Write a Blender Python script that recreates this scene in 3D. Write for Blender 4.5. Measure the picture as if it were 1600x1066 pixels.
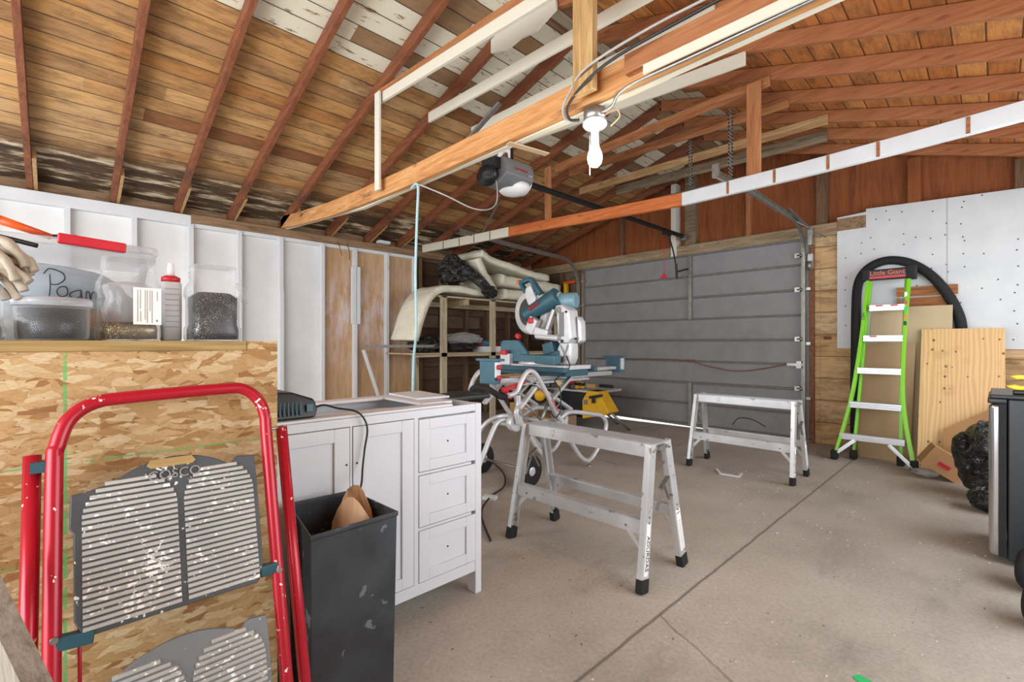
import bpy, bmesh, math, random
from mathutils import Vector, Matrix, Euler, noise
R = math.radians
rnd = random.Random(7)
for o in list(bpy.data.objects): bpy.data.objects.remove(o)
SC = bpy.context.scene
COL = SC.collection
# ------------------------------------------------------------------ camera
cd = bpy.data.cameras.new('camera'); cam = bpy.data.objects.new('camera', cd); COL.objects.link(cam)
cd.sensor_width = 36; cd.lens = 735 / 1600 * 36; cd.clip_start = .05; cd.clip_end = 100
cam.location = (0, 0, 1.1); cam.rotation_euler = (R(90), 0, R(45.96)); cd.shift_y = 4 / 1600
SC.camera = cam
# ------------------------------------------------------------------ light
W = bpy.data.worlds.new('world'); SC.world = W; W.use_nodes = True
bg = W.node_tree.nodes['Background']; bg.inputs[0].default_value = (.86, .93, 1, 1); bg.inputs[1].default_value = 1.6
def area(name, loc, rot, sx, sy, power, col=(1, 1, 1)):
    l = bpy.data.lights.new(name, 'AREA'); l.shape = 'RECTANGLE'; l.size = sx; l.size_y = sy; l.energy = power; l.color = col
    o = bpy.data.objects.new(name, l); COL.objects.link(o); o.location = loc; o.rotation_euler = [R(a) for a in rot]
    return o
area('rear_fill', (-2.4, -2.15, 1.25), (90, 0, 0), 5.6, 2.1, 115, (.95, .98, 1))  # fill light added behind the camera, at a made-up opening
area('side_fill', (1.0, 3.3, 1.35), (0, 90, 0), 1.5, 4.4, 46, (.93, .97, 1))  # added fill along the right side, no window known there
area('forward_fill', (-.9, -1.8, 1.5), (118, 0, 30), 2.6, 1.2, 38, (.96, .98, 1))  # extra fill aimed up and forward to brighten roof and far end
sl = bpy.data.lights.new('sun', 'SUN'); sl.energy = 14; sl.angle = R(1)
so = bpy.data.objects.new('sun', sl); COL.objects.link(so); so.rotation_euler = (R(-80), 0, R(12))
SC.view_settings.view_transform = 'Standard'; SC.view_settings.look = 'None'; SC.view_settings.gamma = 1
SC.view_settings.use_curve_mapping = False; SC.view_settings.exposure = .55
# ------------------------------------------------------------------ materials
def lin(c):
    return tuple((x / 12.92 if x <= .04045 else ((x + .055) / 1.055) ** 2.4) for x in c)
def hexc(h):
    return lin(tuple(int(h[i:i + 2], 16) / 255 for i in (0, 2, 4))) + (1,)
class NT:
    def __init__(s, name):
        s.m = bpy.data.materials.new(name); s.m.use_nodes = True; s.t = s.m.node_tree; s.b = s.t.nodes['Principled BSDF']
    def n(s, kind, **kw):
        nd = s.t.nodes.new(kind)
        for k, v in kw.items():
            if k[0] == '_': nd.inputs[int(k[1:])].default_value = v
            else: setattr(nd, k, v)
        return nd
    def l(s, a, b): s.t.links.new(a, b)
    def co(s, scale=(1, 1, 1), rot=(0, 0, 0), loc=(0, 0, 0)):
        tc = s.n('ShaderNodeTexCoord'); mp = s.n('ShaderNodeMapping'); s.l(tc.outputs['Object'], mp.inputs[0])
        mp.inputs['Scale'].default_value = scale; mp.inputs['Rotation'].default_value = rot; mp.inputs['Location'].default_value = loc
        return mp.outputs[0]
    def noise(s, vec, scale, detail=4, rough=.55, dist=0):
        nd = s.n('ShaderNodeTexNoise'); s.l(vec, nd.inputs['Vector']); nd.inputs['Scale'].default_value = scale
        nd.inputs['Detail'].default_value = detail; nd.inputs['Roughness'].default_value = rough; nd.inputs['Distortion'].default_value = dist
        return nd.outputs[0]
    def ramp(s, fac, stops, const=False):
        nd = s.n('ShaderNodeValToRGB'); s.l(fac, nd.inputs[0]); cr = nd.color_ramp
        if const: cr.interpolation = 'CONSTANT'
        while len(cr.elements) > 1: cr.elements.remove(cr.elements[-1])
        for i, (p, c) in enumerate(stops):
            e = cr.elements[0] if i == 0 else cr.elements.new(p)
            e.position = p; e.color = c if isinstance(c, tuple) and len(c) == 4 else (c, c, c, 1)
        return nd.outputs[0]
    def math(s, op, a, b=None):
        nd = s.n('ShaderNodeMath', operation=op)
        for i, v in enumerate((a, b)):
            if v is None: continue
            if isinstance(v, (int, float)): nd.inputs[i].default_value = v
            else: s.l(v, nd.inputs[i])
        return nd.outputs[0]
    def mix(s, fac, a, b, mode='MIX'):
        nd = s.n('ShaderNodeMix', data_type='RGBA', blend_type=mode)
        for i, v in ((0, fac), (6, a), (7, b)):
            if isinstance(v, (int, float, tuple)): nd.inputs[i].default_value = v
            else: s.l(v, nd.inputs[i])
        return nd.outputs[2]
    def sep(s, vec):
        nd = s.n('ShaderNodeSeparateXYZ'); s.l(vec, nd.inputs[0]); return nd.outputs
    def bump(s, h, strength=.3, dist=.01):
        nd = s.n('ShaderNodeBump'); s.l(h, nd.inputs['Height']); nd.inputs['Strength'].default_value = strength
        nd.inputs['Distance'].default_value = dist; s.l(nd.outputs[0], s.b.inputs['Normal'])
    def out(s, col, rough=.6, metal=0):
        if isinstance(col, tuple): s.b.inputs['Base Color'].default_value = col
        else: s.l(col, s.b.inputs['Base Color'])
        if isinstance(rough, (int, float)): s.b.inputs['Roughness'].default_value = rough
        else: s.l(rough, s.b.inputs['Roughness'])
        s.b.inputs['Metallic'].default_value = metal
        return s.m
def plain(name, c, rough=.5, metal=0, vary=.12, scale=12, bumpy=0):
    t = NT(name); c = hexc(c); v = t.co(); n = t.noise(v, scale, 5)
    d = tuple(x * (1 - vary) for x in c[:3]) + (1,); u = tuple(min(1, x * (1 + vary)) for x in c[:3]) + (1,)
    col = t.ramp(n, [(.3, d), (.7, u)])
    if bumpy: t.bump(t.noise(v, bumpy[0], 4), bumpy[1], bumpy[2])
    return t.out(col, rough, metal)
def specked(name, c, speck='e8e6e2', amount=.66, scale=60, rough=.4, metal=0, c2=None):
    t = NT(name); v = t.co(); n = t.noise(v, 6, 5)
    base = t.mix(t.ramp(n, [(.35, 0.), (.7, 1.)]), hexc(c), hexc(c2 or c))
    sp = t.noise(v, scale, 2, .5); big = t.noise(v, 9, 2)
    s = t.math('ADD', t.math('MULTIPLY', sp, .6), t.math('MULTIPLY', big, .4))
    f = t.ramp(s, [(amount, 0.), (amount + .015, 1.)])
    return t.out(t.mix(f, base, hexc(speck)), rough, metal)
def wood(name, c1, c2, c3, axis=0, sc=1.0, stain=None, paint=None, rough=.75, knots=True):
    """c1 dark grain, c2 body, c3 pale; axis = grain axis; stain=(colour,lo,hi); paint=(colour,threshold)"""
    t = NT(name); s = [9 * sc] * 3; s[axis] = .8 * sc
    v = t.co(tuple(s)); v1 = t.co()
    g = t.noise(v, 3.2, 7, .65, .9); b = t.noise(v1, 2.2, 3)
    col = t.ramp(g, [(.3, hexc(c1)), (.5, hexc(c2)), (.72, hexc(c3))])
    col = t.mix(t.ramp(b, [(.35, 0.), (.7, .45)]), col, hexc(c2))
    fine = [60 * sc] * 3; fine[axis] = 2.5
    fn = t.noise(t.co(tuple(fine)), 2.5, 3, .6)
    col = t.mix(.35, col, t.ramp(fn, [(.35, .55), (.6, 1.)]), 'MULTIPLY')
    if knots:
        vo = t.n('ShaderNodeTexVoronoi'); ks = [7 * sc] * 3; ks[axis] = 2.6 * sc; t.l(t.co(tuple(ks)), vo.inputs['Vector']); vo.inputs['Scale'].default_value = 1
        col = t.mix(t.ramp(vo.outputs['Distance'], [(.04, .8), (.1, 0.)]), col, hexc(c1))
    if stain:
        sn = [3.] * 3; sn[axis] = .8
        f = t.noise(t.co(tuple(sn)), 2.5, 6, .7); col = t.mix(t.ramp(f, [(stain[1], 0.), (stain[2], .85)]), col, hexc(stain[0]))
    if paint:
        pn = [7.] * 3; pn[axis] = 1.6
        f = t.noise(t.co(tuple(pn)), 3, 8, .75)
        col = t.mix(t.ramp(f, [(paint[1], 1.), (paint[1] + .05, 0.)]), col, hexc(paint[0]))
    t.bump(fn, .35, .004)
    return t.out(col, rough)
M = {}
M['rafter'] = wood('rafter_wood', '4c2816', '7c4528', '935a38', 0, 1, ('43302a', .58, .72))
M['rafter_lit'] = wood('rafter_wood_lit', '7c4526', 'a5673f', 'b77a50', 0, 1, ('6b3c22', .62, .75))  # lit look of the right-hand rafters painted in as a lighter colour
M['collar_brown'] = wood('collar_wood', '7a4524', 'a3683e', 'b98456', 0)
M['collar_tan'] = wood('collar_tan_wood', '8a6a44', 'b08a5c', 'cdb088', 0, 1, ('6b5a48', .6, .7))
M['collar_grey'] = wood('collar_grey_wood', '57483a', '85735d', '9b8a72', 0)
M['collar_white'] = wood('collar_white_wood', '6b4a30', 'a0764c', 'b98d60', 0, 1, None, ('d5cfbd', .68))
M['collar_patch'] = wood('collar_patchy_wood', '7a4524', 'a3683e', 'b98456', 0, 1, None, ('dcd6c6', .5))
M['tie'] = wood('tie_beam_wood', '9a5c2e', 'c98f56', 'dcae78', 0, 1, ('4f2c1c', .6, .72))
M['tie_red'] = wood('tie_red_wood', '9c4a20', 'c76c34', 'd88a52', 0)
M['post'] = wood('post_wood', '8a6a3e', 'b8935d', 'cdb184', 2)
M['post_white'] = wood('post_white_wood', '8a6a4a', 'b09068', 'c5a884', 2, 1, None, ('d9d4c6', .6))
M['post_brown'] = wood('post_brown_wood', '8a4f2c', 'b4784a', 'c68e60', 2)
M['stud_dark'] = wood('dark_stud_wood', '4a3524', '6e5138', '8a6a4a', 2)
M['white_paint'] = plain('white_painted_wood', 'd0d3d6', .6, 0, .06, 5, (40, .15, .004))
M['stud_white'] = wood('white_painted_stud', '8a8680', 'c2c4c6', 'd0d2d4', 2, 1, None, ('ced1d4', .62), .6, False)
M['plate'] = wood('plate_wood', '5e4632', '8d7052', 'a5876a', 1, 1, ('4b3a2c', .55, .7))
M['header'] = wood('header_wood', '5f4c38', '9a8568', 'b7a284', 0, 1, ('a2623a', .6, .7), ('bdb39c', .33))
M['shelf'] = wood('shelf_wood', '8a7a62', 'b9aa8e', 'd3c7ae', 2, 1, ('6f5c46', .62, .7))
M['shelf_y'] = wood('shelf_board_wood', '8a7458', 'bda888', 'd5c4a6', 1)
M['treated'] = wood('treated_lumber', '7a6438', 'a88d58', 'bda670', 1, 1)
M['weathered'] = wood('weathered_lumber', '5e554b', '8f867a', 'a59d92', 2, 1.4, ('4d453c', .58, .7))
M['plywood'] = None if 0 else wood('plywood_face', 'a0703c', 'd3a66c', 'e2bd88', 2, .55, ('8a4f25', .7, .74))
M['redplank'] = wood('red_plank', '6e3b1e', '9c6236', 'b0773f', 0)
M['osbedge'] = M['treated']
def m_ply():
    t = NT('knotty_plywood'); v = t.co()
    w = t.n('ShaderNodeTexWave', wave_type='BANDS', bands_direction='X'); t.l(t.co((1, .01, .12)), w.inputs['Vector']); w.inputs['Scale'].default_value = 11; w.inputs['Distortion'].default_value = 16; w.inputs['Detail'].default_value = 2; w.inputs['Detail Scale'].default_value = .6
    col = t.ramp(w.outputs[0], [(.1, hexc('cda270')), (.5, hexc('d4ab78')), (.9, hexc('dab484'))])
    vo = t.n('ShaderNodeTexVoronoi'); vo.voronoi_dimensions = '2D'; t.l(t.co((11, 1, 9), (R(90), 0, 0)), vo.inputs['Vector']); vo.inputs['Scale'].default_value = 1
    sz = t.math('SUBTRACT', vo.outputs['Distance'], t.math('MULTIPLY', t.sep(vo.outputs['Color'])[0], .09))
    pk = t.math('GREATER_THAN', t.sep(vo.outputs['Color'])[1], .55)
    col = t.mix(t.math('MULTIPLY', pk, t.ramp(sz, [(.0, .85), (.045, 0.)])), col, hexc('63381a'))
    n = t.noise(v, 5, 5); col = t.mix(t.ramp(n, [(.6, 0.), (.75, .4)]), col, hexc('a87a48'))
    return t.out(col, .7)
M['plywood'] = m_ply()
def planks(name, width_axis, grain_axis, width, cols, seam='1e140d', white=None, mold=None, slope=None, rough=.8):
    """boards split across width_axis in object space, each with its own tone"""
    t = NT(name); v1 = t.co(); xyz = t.sep(v1); w = xyz[width_axis]; g = xyz[grain_axis]
    u = t.math('DIVIDE', w, width); idx = t.math('FLOOR', u); fr = t.math('SUBTRACT', u, idx)
    wn = t.n('ShaderNodeTexWhiteNoise', noise_dimensions='1D'); t.l(idx, wn.inputs['W'])
    # board lengths
    gl = t.math('FLOOR', t.math('ADD', t.math('DIVIDE', g, 2.4), t.math('MULTIPLY', wn.outputs[0], 7)))
    wn2 = t.n('ShaderNodeTexWhiteNoise', noise_dimensions='1D'); t.l(t.math('ADD', t.math('MULTIPLY', idx, 13.7), gl), wn2.inputs['W'])
    s = [8.] * 3; s[grain_axis] = .9
    gr = t.noise(t.co(tuple(s)), 3, 7, .65, 1.0)
    n = len(cols)
    base = t.ramp(wn2.outputs[0], [(i / n, hexc(c)) for i, c in enumerate(cols)], True)
    col = t.mix(.8, base, t.ramp(gr, [(.28, .38), (.5, .95), (.7, 1.)]), 'MULTIPLY')
    fine = [70.] * 3; fine[grain_axis] = 3.; fn = t.noise(t.co(tuple(fine)), 2, 3, .6)
    col = t.mix(.35, col, t.ramp(fn, [(.35, .5), (.6, 1.)]), 'MULTIPLY')
    vo = t.n('ShaderNodeTexVoronoi'); ks = [6.] * 3; ks[grain_axis] = 2.3; t.l(t.co(tuple(ks)), vo.inputs['Vector']); vo.inputs['Scale'].default_value = 1
    col = t.mix(t.ramp(vo.outputs['Distance'], [(.05, .75), (.12, 0.)]), col, hexc('5c2f14'))
    ws = [3.] * 3; ws[grain_axis] = 1.1; wt = t.noise(t.co(tuple(ws)), 2.6, 7, .72); col = t.mix(t.ramp(wt, [(.47, 0.), (.7, .8)]), col, hexc('573820'))
    if white:  # reclaimed painted boards in a range of the slope: (lo, hi, colour, thr)
        inr = t.math('MULTIPLY', t.math('GREATER_THAN', idx, white[0]), t.math('LESS_THAN', idx, white[1]))
        pick = t.math('MULTIPLY', inr, t.math('GREATER_THAN', wn2.outputs[0], white[3]))
        ps = [6.] * 3; ps[grain_axis] = 1.2
        pn = t.noise(t.co(tuple(ps)), 4, 8, .75)
        col = t.mix(inr, col, t.mix(.7, col, hexc('75604c')))
        col = t.mix(t.math('MULTIPLY', pick, t.ramp(pn, [(.57, 1.), (.61, 0.)])), col, hexc(white[2]))
    if mold:   # (board index below which blackened, colour)
        ms = [5.] * 3; ms[grain_axis] = .9
        mn = t.noise(t.co(tuple(ms)), 2.2, 7, .7)
        f = t.math('SUBTRACT', mold[0], u); f = t.math('MULTIPLY', f, .5)
        f = t.math('MINIMUM', t.math('MAXIMUM', f, 0), 1)
        grey = t.ramp(mn, [(.38, hexc('d2c6ae')), (.44, hexc('9a8a70')), (.5, hexc('3a2c1f')), (.62, hexc('241a12'))])
        col = t.mix(t.math('MULTIPLY', f, .9), col, grey)
    e = t.math('MINIMUM', fr, t.math('SUBTRACT', 1, fr))
    sm = t.ramp(e, [(.012, 1.), (.035, 0.)]); col = t.mix(sm, col, hexc(seam))
    t.bump(t.math('ADD', t.ramp(e, [(0., 0.), (.05, 1.)]), t.math('MULTIPLY', fn, .2)), .6, .006)
    return t.out(col, rough)
# slope boards: the deck objects are built flat (local x runs up the slope) and then turned, so object x counts boards
M['deck_left'] = planks('roof_boards_left', 0, 1, .148, ['b98a52', 'b07a42', 'c79a62', 'a0713e', 'c09868', '8e5c34', 'b98a54', 'ab7f50'], '2a1a0e', (19.5, 29, 'cdc6b2', .25), (8.2,))
M['deck_right'] = planks('roof_boards_right', 0, 1, .148, ['cc8244', 'c07436', 'd48e4c', 'd89250', 'b87038', 'ca8040'], '5a3418', (23.5, 29, 'b8ae98', .3))
M['gable'] = wood('gable_plywood', '6a3212', '8d4c20', '9f5e2c', 2, .6, ('4e2410', .6, .75))
M['sheath'] = planks('rough_sheathing', 2, 0, .19, ['4c3a2a', '6a5440', '5a4430', '77664f', '4a3222'], '130d08', None, None)
M['sheath_y'] = planks('rough_sheathing_side', 2, 1, .19, ['4c3a2a', '6a5440', '5a4430', '77664f', '4a3222'], '130d08', None, None)
M['tanboards'] = planks('tan_wall_boards', 2, 0, .24, ['cda878', 'd5b183', 'caa16e', 'd8b78c'], '8a6236')
M['whiteboard'] = None
def m_whiteboard():
    t = NT('white_panel_board'); v = t.co(); n = t.noise(v, 3, 5); col = t.ramp(n, [(.3, hexc('c2c4c6')), (.7, hexc('d2d3d4'))])
    vo = t.n('ShaderNodeTexVoronoi'); vo.voronoi_dimensions = '2D'; t.l(t.co((9, 1, 9), (R(90), 0, 0)), vo.inputs['Vector']); vo.inputs['Scale'].default_value = 1; vo.inputs['Randomness'].default_value = 1
    pk = t.math('GREATER_THAN', t.sep(vo.outputs['Color'])[0], .6)
    col = t.mix(t.math('MULTIPLY', pk, t.ramp(vo.outputs['Distance'], [(.05, 1.), (.065, 0.)])), col, hexc('33302e'))
    x = t.sep(v)[0]; d = t.math('ABSOLUTE', t.math('SUBTRACT', x, .865))
    col = t.mix(t.ramp(d, [(.003, .6), (.006, 0.)]), col, hexc('888583'))
    st = t.noise(t.co((14, 1, 1.2)), 2, 6, .7); col = t.mix(t.ramp(st, [(.6, 0.), (.8, .35)]), col, hexc('a8a5a0'))
    return t.out(col, .6)
M['whiteboard'] = m_whiteboard()
def m_wallpanel():
    t = NT('left_wall_panel'); v = t.co(); y = t.sep(v)[1]; z = t.sep(v)[2]
    wh = t.ramp(t.noise(v, 2.5, 5), [(.3, hexc('cfd0d0')), (.7, hexc('dddddc'))])
    sp = t.noise(t.co((1, 20, 6)), 3, 4, .7); wh = t.mix(t.ramp(sp, [(.68, 0.), (.74, .5)]), wh, hexc('85827e'))
    tan = t.ramp(t.noise(t.co((1, 6, 1)), 3, 6, .6), [(.3, hexc('a98258')), (.6, hexc('bf9a70')), (.8, hexc('c8a780'))])
    smear = t.noise(t.co((1, 2.2, .9)), 3.4, 6, .7)
    zz = t.math('SUBTRACT', 1, t.math('MULTIPLY', t.math('ABSOLUTE', t.math('SUBTRACT', z, 1.45)), 1.1))
    zz = t.math('MAXIMUM', zz, .15)
    tan = t.mix(t.math('MULTIPLY', t.ramp(smear, [(.38, 0.), (.58, .95)]), zz), tan, t.ramp(t.noise(t.co((1, 9, .8), loc=(0, 3, 1)), 2, 5), [(.4, hexc('c2a0a0')), (.55, hexc('d2c8c4')), (.7, hexc('b8b5b2'))]))
    f = t.math('GREATER_THAN', y, 4.51)   # object origin sits at y=-2.2
    return t.out(t.mix(f, wh, tan), .65)
M['wallpanel'] = m_wallpanel()
def m_osb():
    t = NT('oriented_strand_board'); col = None
    layers = [((0, 0, 0), (20, 15, 38), 0), ((R(28), 0, 0), (20, 17, 46), 3), ((R(-35), 0, 0), (20, 16, 44), 7), ((R(75), 0, 0), (20, 22, 60), 11), ((R(-12), 0, 0), (20, 22, 66), 17), ((R(-64), 0, 0), (20, 24, 70), 23)]
    wrp = t.n('ShaderNodeTexNoise'); t.l(t.co(), wrp.inputs['Vector']); wrp.inputs['Scale'].default_value = 20
    for rot, sc, off in layers:
        v = t.co(sc, rot, (off, off, off)); wv = t.mix(.9, v, wrp.outputs['Color'], 'ADD')
        vo = t.n('ShaderNodeTexVoronoi'); t.l(wv, vo.inputs['Vector']); vo.inputs['Scale'].default_value = 1
        r = t.sep(vo.outputs['Color'])[0]
        c = t.ramp(r, [(0, hexc('c4a373')), (.22, hexc('b99663')), (.4, hexc('cdb387')), (.55, hexc('bf9c6b')), (.68, hexc('aa824e')), (.8, hexc('d3bc94')), (.93, hexc('9c7040'))], True)
        if col is None: col = c
        else:
            pk = t.math('GREATER_THAN', t.sep(vo.outputs['Color'])[1], .62); col = t.mix(pk, col, c)
        ed = t.n('ShaderNodeTexVoronoi', feature='DISTANCE_TO_EDGE'); t.l(wv, ed.inputs['Vector']); ed.inputs['Scale'].default_value = 1
        sh = t.math('MULTIPLY', t.ramp(ed.outputs[0], [(0., .3), (.05, 0.)]), t.math('GREATER_THAN', t.sep(vo.outputs['Color'])[1], .62))
        col = t.mix(sh, col, hexc('8a6236'))
    fi = t.noise(t.co((4, 14, 60), (R(12), 0, 0)), 5, 5, .75); col = t.mix(.6, col, t.ramp(fi, [(.35, .6), (.6, 1.)]), 'MULTIPLY')
    sp = t.noise(t.co((20, 20, 50)), 3, 3); col = t.mix(t.ramp(sp, [(.66, 0.), (.7, .7)]), col, hexc('5e3716'))
    xyz = t.sep(t.co())
    def line(ax, p, w, brk):
        d = t.math('ABSOLUTE', t.math('SUBTRACT', xyz[ax], p)); return t.math('MULTIPLY', t.math('LESS_THAN', d, w), t.ramp(t.noise(t.co(), 45, 3), [(brk, 0.), (brk + .04, .75)]))
    for ax, p, w in ((1, .612, .0032), (2, .85, .0018), (2, .655, .0015)):
        col = t.mix(line(ax, p, w, .4), col, hexc('4fae62'))
    t.bump(t.ramp(fi, [(.3, 0.), (.7, 1.)]), .3, .003)
    return t.out(col, .7)
M['osb'] = m_osb()
def m_concrete():
    t = NT('garage_concrete'); v = t.co(); a = t.noise(v, 1.1, 6, .6); b = t.noise(v, 60, 3, .7); st = t.noise(t.co((1.4, .35, 1)), 2.2, 6, .65)
    col = t.ramp(a, [(.3, hexc('968f85')), (.5, hexc('b0a89d')), (.7, hexc('c2bab0'))])
    col = t.mix(t.ramp(st, [(.42, 0.), (.72, .5)]), col, hexc('bdb4a8'))
    col = t.mix(t.ramp(st, [(.28, .55), (.42, 0.)]), col, hexc('6d6459'))
    col = t.mix(.55, col, t.ramp(b, [(.3, .62), (.6, 1.)]), 'MULTIPLY')
    fl = t.noise(t.co((30, 12, 1)), 2.4, 2, .5); col = t.mix(t.ramp(fl, [(.72, 0.), (.74, .8)]), col, hexc('dcd8d0'))
    dk = t.noise(t.co((22, 14, 1), loc=(5, 2, 0)), 2.1, 2, .5); col = t.mix(t.ramp(dk, [(.73, 0.), (.75, .8)]), col, hexc('4a4037'))
    xyz = t.sep(v); wob = t.math('MULTIPLY', t.math('SUBTRACT', t.noise(v, 6, 5, .7), .5), .05)
    x = t.math('ADD', xyz[0], wob); x0 = t.math('ABSOLUTE', t.math('ADD', xyz[0], t.math('ADD', .955, t.math('MULTIPLY', wob, .35))))
    col = t.mix(t.ramp(x0, [(.003, .75), (.009, 0.)]), col, hexc('4e453b'))
    y2 = t.math('ABSOLUTE', t.math('SUBTRACT', t.math('ADD', xyz[1], wob), t.math('ADD', 1.26, t.math('MULTIPLY', xyz[0], -.52))))
    rg = t.math('MULTIPLY', t.math('GREATER_THAN', xyz[0], -.955), t.ramp(y2, [(.003, .55), (.007, 0.)]))
    col = t.mix(rg, col, hexc('574d42'))
    y3 = t.math('ABSOLUTE', t.math('SUBTRACT', t.math('ADD', xyz[1], wob), t.math('ADD', 3.05, t.math('MULTIPLY', xyz[0], -.25))))
    rg = t.math('MULTIPLY', t.math('LESS_THAN', xyz[0], -2.4), t.ramp(y3, [(.003, .6), (.01, 0.)]))
    col = t.mix(rg, col, hexc('574d42'))
    t.bump(t.math('ADD', b, t.noise(v, 14, 4)), .25, .004)
    return t.out(col, t.ramp(a, [(.3, .62), (.7, .8)]))
M['concrete'] = m_concrete()
M['doorgrey'] = specked('grey_door_paint', '807e80', '6a6664', .72, 30, .5, 0, '8a8888')
M['doorframe'] = plain('door_rail_grey', '69655f', .6, 0, .2, 20)
M['rust'] = plain('rusty_jamb', '7d5138', .8, 0, .35, 40)
M['galv'] = plain('galvanised_steel', 'a7a6a2', .38, .85, .15, 30)
M['galvdark'] = plain('dull_track_steel', '8d8a82', .45, .7, .18, 20)
M['alu'] = specked('brushed_aluminium', 'c9cacb', 'a0a0a0', .64, 18, .38, .55, 'dedfe0')
M['alubright'] = plain('bright_aluminium', 'cfd1d4', .34, .6, .06, 12)
M['silver'] = plain('silver_painted_casting', 'd2d3d6', .38, .35, .08, 18)
M['black'] = plain('black_plastic', '1d1f22', .38, 0, .2, 20)
M['blackmat'] = plain('black_rubber', '1a1a1b', .8, 0, .25, 30)
M['greyplastic'] = plain('grey_plastic', '77797b', .45, 0, .06, 10)
M['white'] = plain('white_cabinet_paint', 'd8dde4', .4, 0, .02, 4)
M['whiteplastic'] = plain('white_plastic', 'eceded', .35, 0, .03, 8)
M['sink'] = plain('glossy_white_sheet', 'f2f2f2', .25, 0, .02, 4)
M['red'] = plain('red_plastic', 'c02232', .4, 0, .1, 8)
M['redtube'] = specked('red_paint_spattered_tube', 'a8142a', 'ece6e2', .64, 75, .28, .15, 'b0182e')
M['teal'] = plain('teal_plastic', '41697a', .42, 0, .12, 14)
M['teallite'] = plain('pale_teal_plastic', '6f93a0', .4, 0, .1, 14)
M['tealdark'] = plain('dark_teal_plastic', '2d5663', .45, 0, .15, 14)
M['yellow'] = plain('yellow_plastic', 'e0ab1c', .42, 0, .08, 12)
M['yellowlite'] = plain('bright_yellow_plastic', 'efcf2e', .35, 0, .06, 12)
M['green'] = plain('lime_green_fibreglass', '7cc52a', .38, 0, .06, 6)
M['orange'] = plain('orange_plastic', 'dc5a22', .35, 0, .08, 8)
M['cord'] = plain('black_cord', '232324', .5)
M['cordgrey'] = plain('pale_grey_cord', 'a9a6a2', .5)
M['cordblue'] = plain('pale_blue_cord', '9fc3c8', .45)
M['card'] = plain('brown_cardboard', 'b1855a', .8, 0, .08, 6)
M['cardlite'] = plain('pale_hardboard', 'bda686', .75, 0, .06, 3)
M['hardboard'] = plain('brown_hardboard', 'a38563', .7, 0, .06, 3)
M['paper'] = plain('kraft_paper', 'd0ab88', .8, 0, .08, 8)
M['batt'] = plain('cream_batt', 'e4dfca', .95, 0, .06, 9, (30, .6, .02))
M['binblack'] = specked('dusty_black_bin', '23272b', '646a6f', .6, 22, .5, 0, '3c4349')
M['plateblk'] = specked('spattered_black_plastic', '3a3e42', 'dfe0de', .62, 95, .5, 0, '4c5156')
M['tread'] = specked('pale_grip_rubber', 'a4a5a2', 'eeeeea', .58, 85, .7, 0, 'bab9b4')
M['plateblk2'] = specked('dusty_grey_plastic', '6d7277', 'c5c6c4', .62, 70, .5, 0, '7f858a')
M['fridgeblk'] = plain('black_fridge_shell', '25292e', .35, 0, .1, 60, (300, .15, .002))
M['chrome'] = plain('stainless_trim', 'c8c9cb', .16, .95, .05, 4)
M['glove'] = plain('canvas_glove', 'b0a797', .9, 0, .12, 25, (60, .5, .006))
M['nails'] = specked('steel_nails', '45464a', 'b9babb', .58, 420, .35, .5, '2b2c2e')
M['washers'] = specked('brass_screws', '8a806a', 'dcd2ac', .55, 380, .35, .5, '5a5448')
M['darkfill'] = specked('dark_fill', '2c2f33', '85888a', .66, 350, .5, .2, '1e2023')
M['bluebag'] = specked('pale_blue_contents', 'a9c4d8', 'e0e8ee', .58, 10, .5, 0, 'c6d8e4')
M['brownliq'] = plain('brown_contents', '4d2c20', .4)
M['ink'] = plain('black_ink', '202228', .5)
M['label'] = plain('white_label', 'f3f3f1', .5, 0, .01)
M['inkgrey'] = plain('grey_print', '8b8c8a', .6)
M['greentape'] = plain('green_tape', '2fc06a', .5)
def m_bag(name, c):
    t = NT(name); v = t.co(); n1 = t.noise(t.co((1, 1, 2)), 5, 4, .6, 2.5); t.bump(n1, 1, .08); t.b.inputs['Specular IOR Level'].default_value = 1; return t.out(hexc(c), .22)
M['bag'] = m_bag('black_polythene', '0d0e10')
def m_clear(name, c, rough=.08, a0=.08, a1=.75, bumpy=True):
    t = NT(name)
    if bumpy: t.bump(t.noise(t.co((1, 1, 6)), 10, 3), .25, .01)
    lw = t.n('ShaderNodeLayerWeight'); lw.inputs[0].default_value = .35
    b = t.b; b.inputs['Base Color'].default_value = hexc(c); b.inputs['Roughness'].default_value = rough
    t.l(t.ramp(lw.outputs['Facing'], [(.1, a0), (.95, a1)]), b.inputs['Alpha']); b.inputs['Specular IOR Level'].default_value = 1.0
    return t.m
M['clear'] = m_clear('clear_jar_plastic', 'cfd6da', .06, .07, .6)
M['frost'] = m_clear('frosted_tote_plastic', 'd8dce2', .25, .3, .7, False)
M['clearbag'] = m_clear('clear_polythene', 'd0d4d8', .15, .25, .8)
def m_emit(name, c, s):
    t = NT(name); t.b.inputs['Emission Color'].default_value = hexc(c); t.b.inputs['Emission Strength'].default_value = s; return t.out(hexc(c), .3)
M['bulb'] = m_emit('lit_bulb', 'fff3e0', 9)
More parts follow.
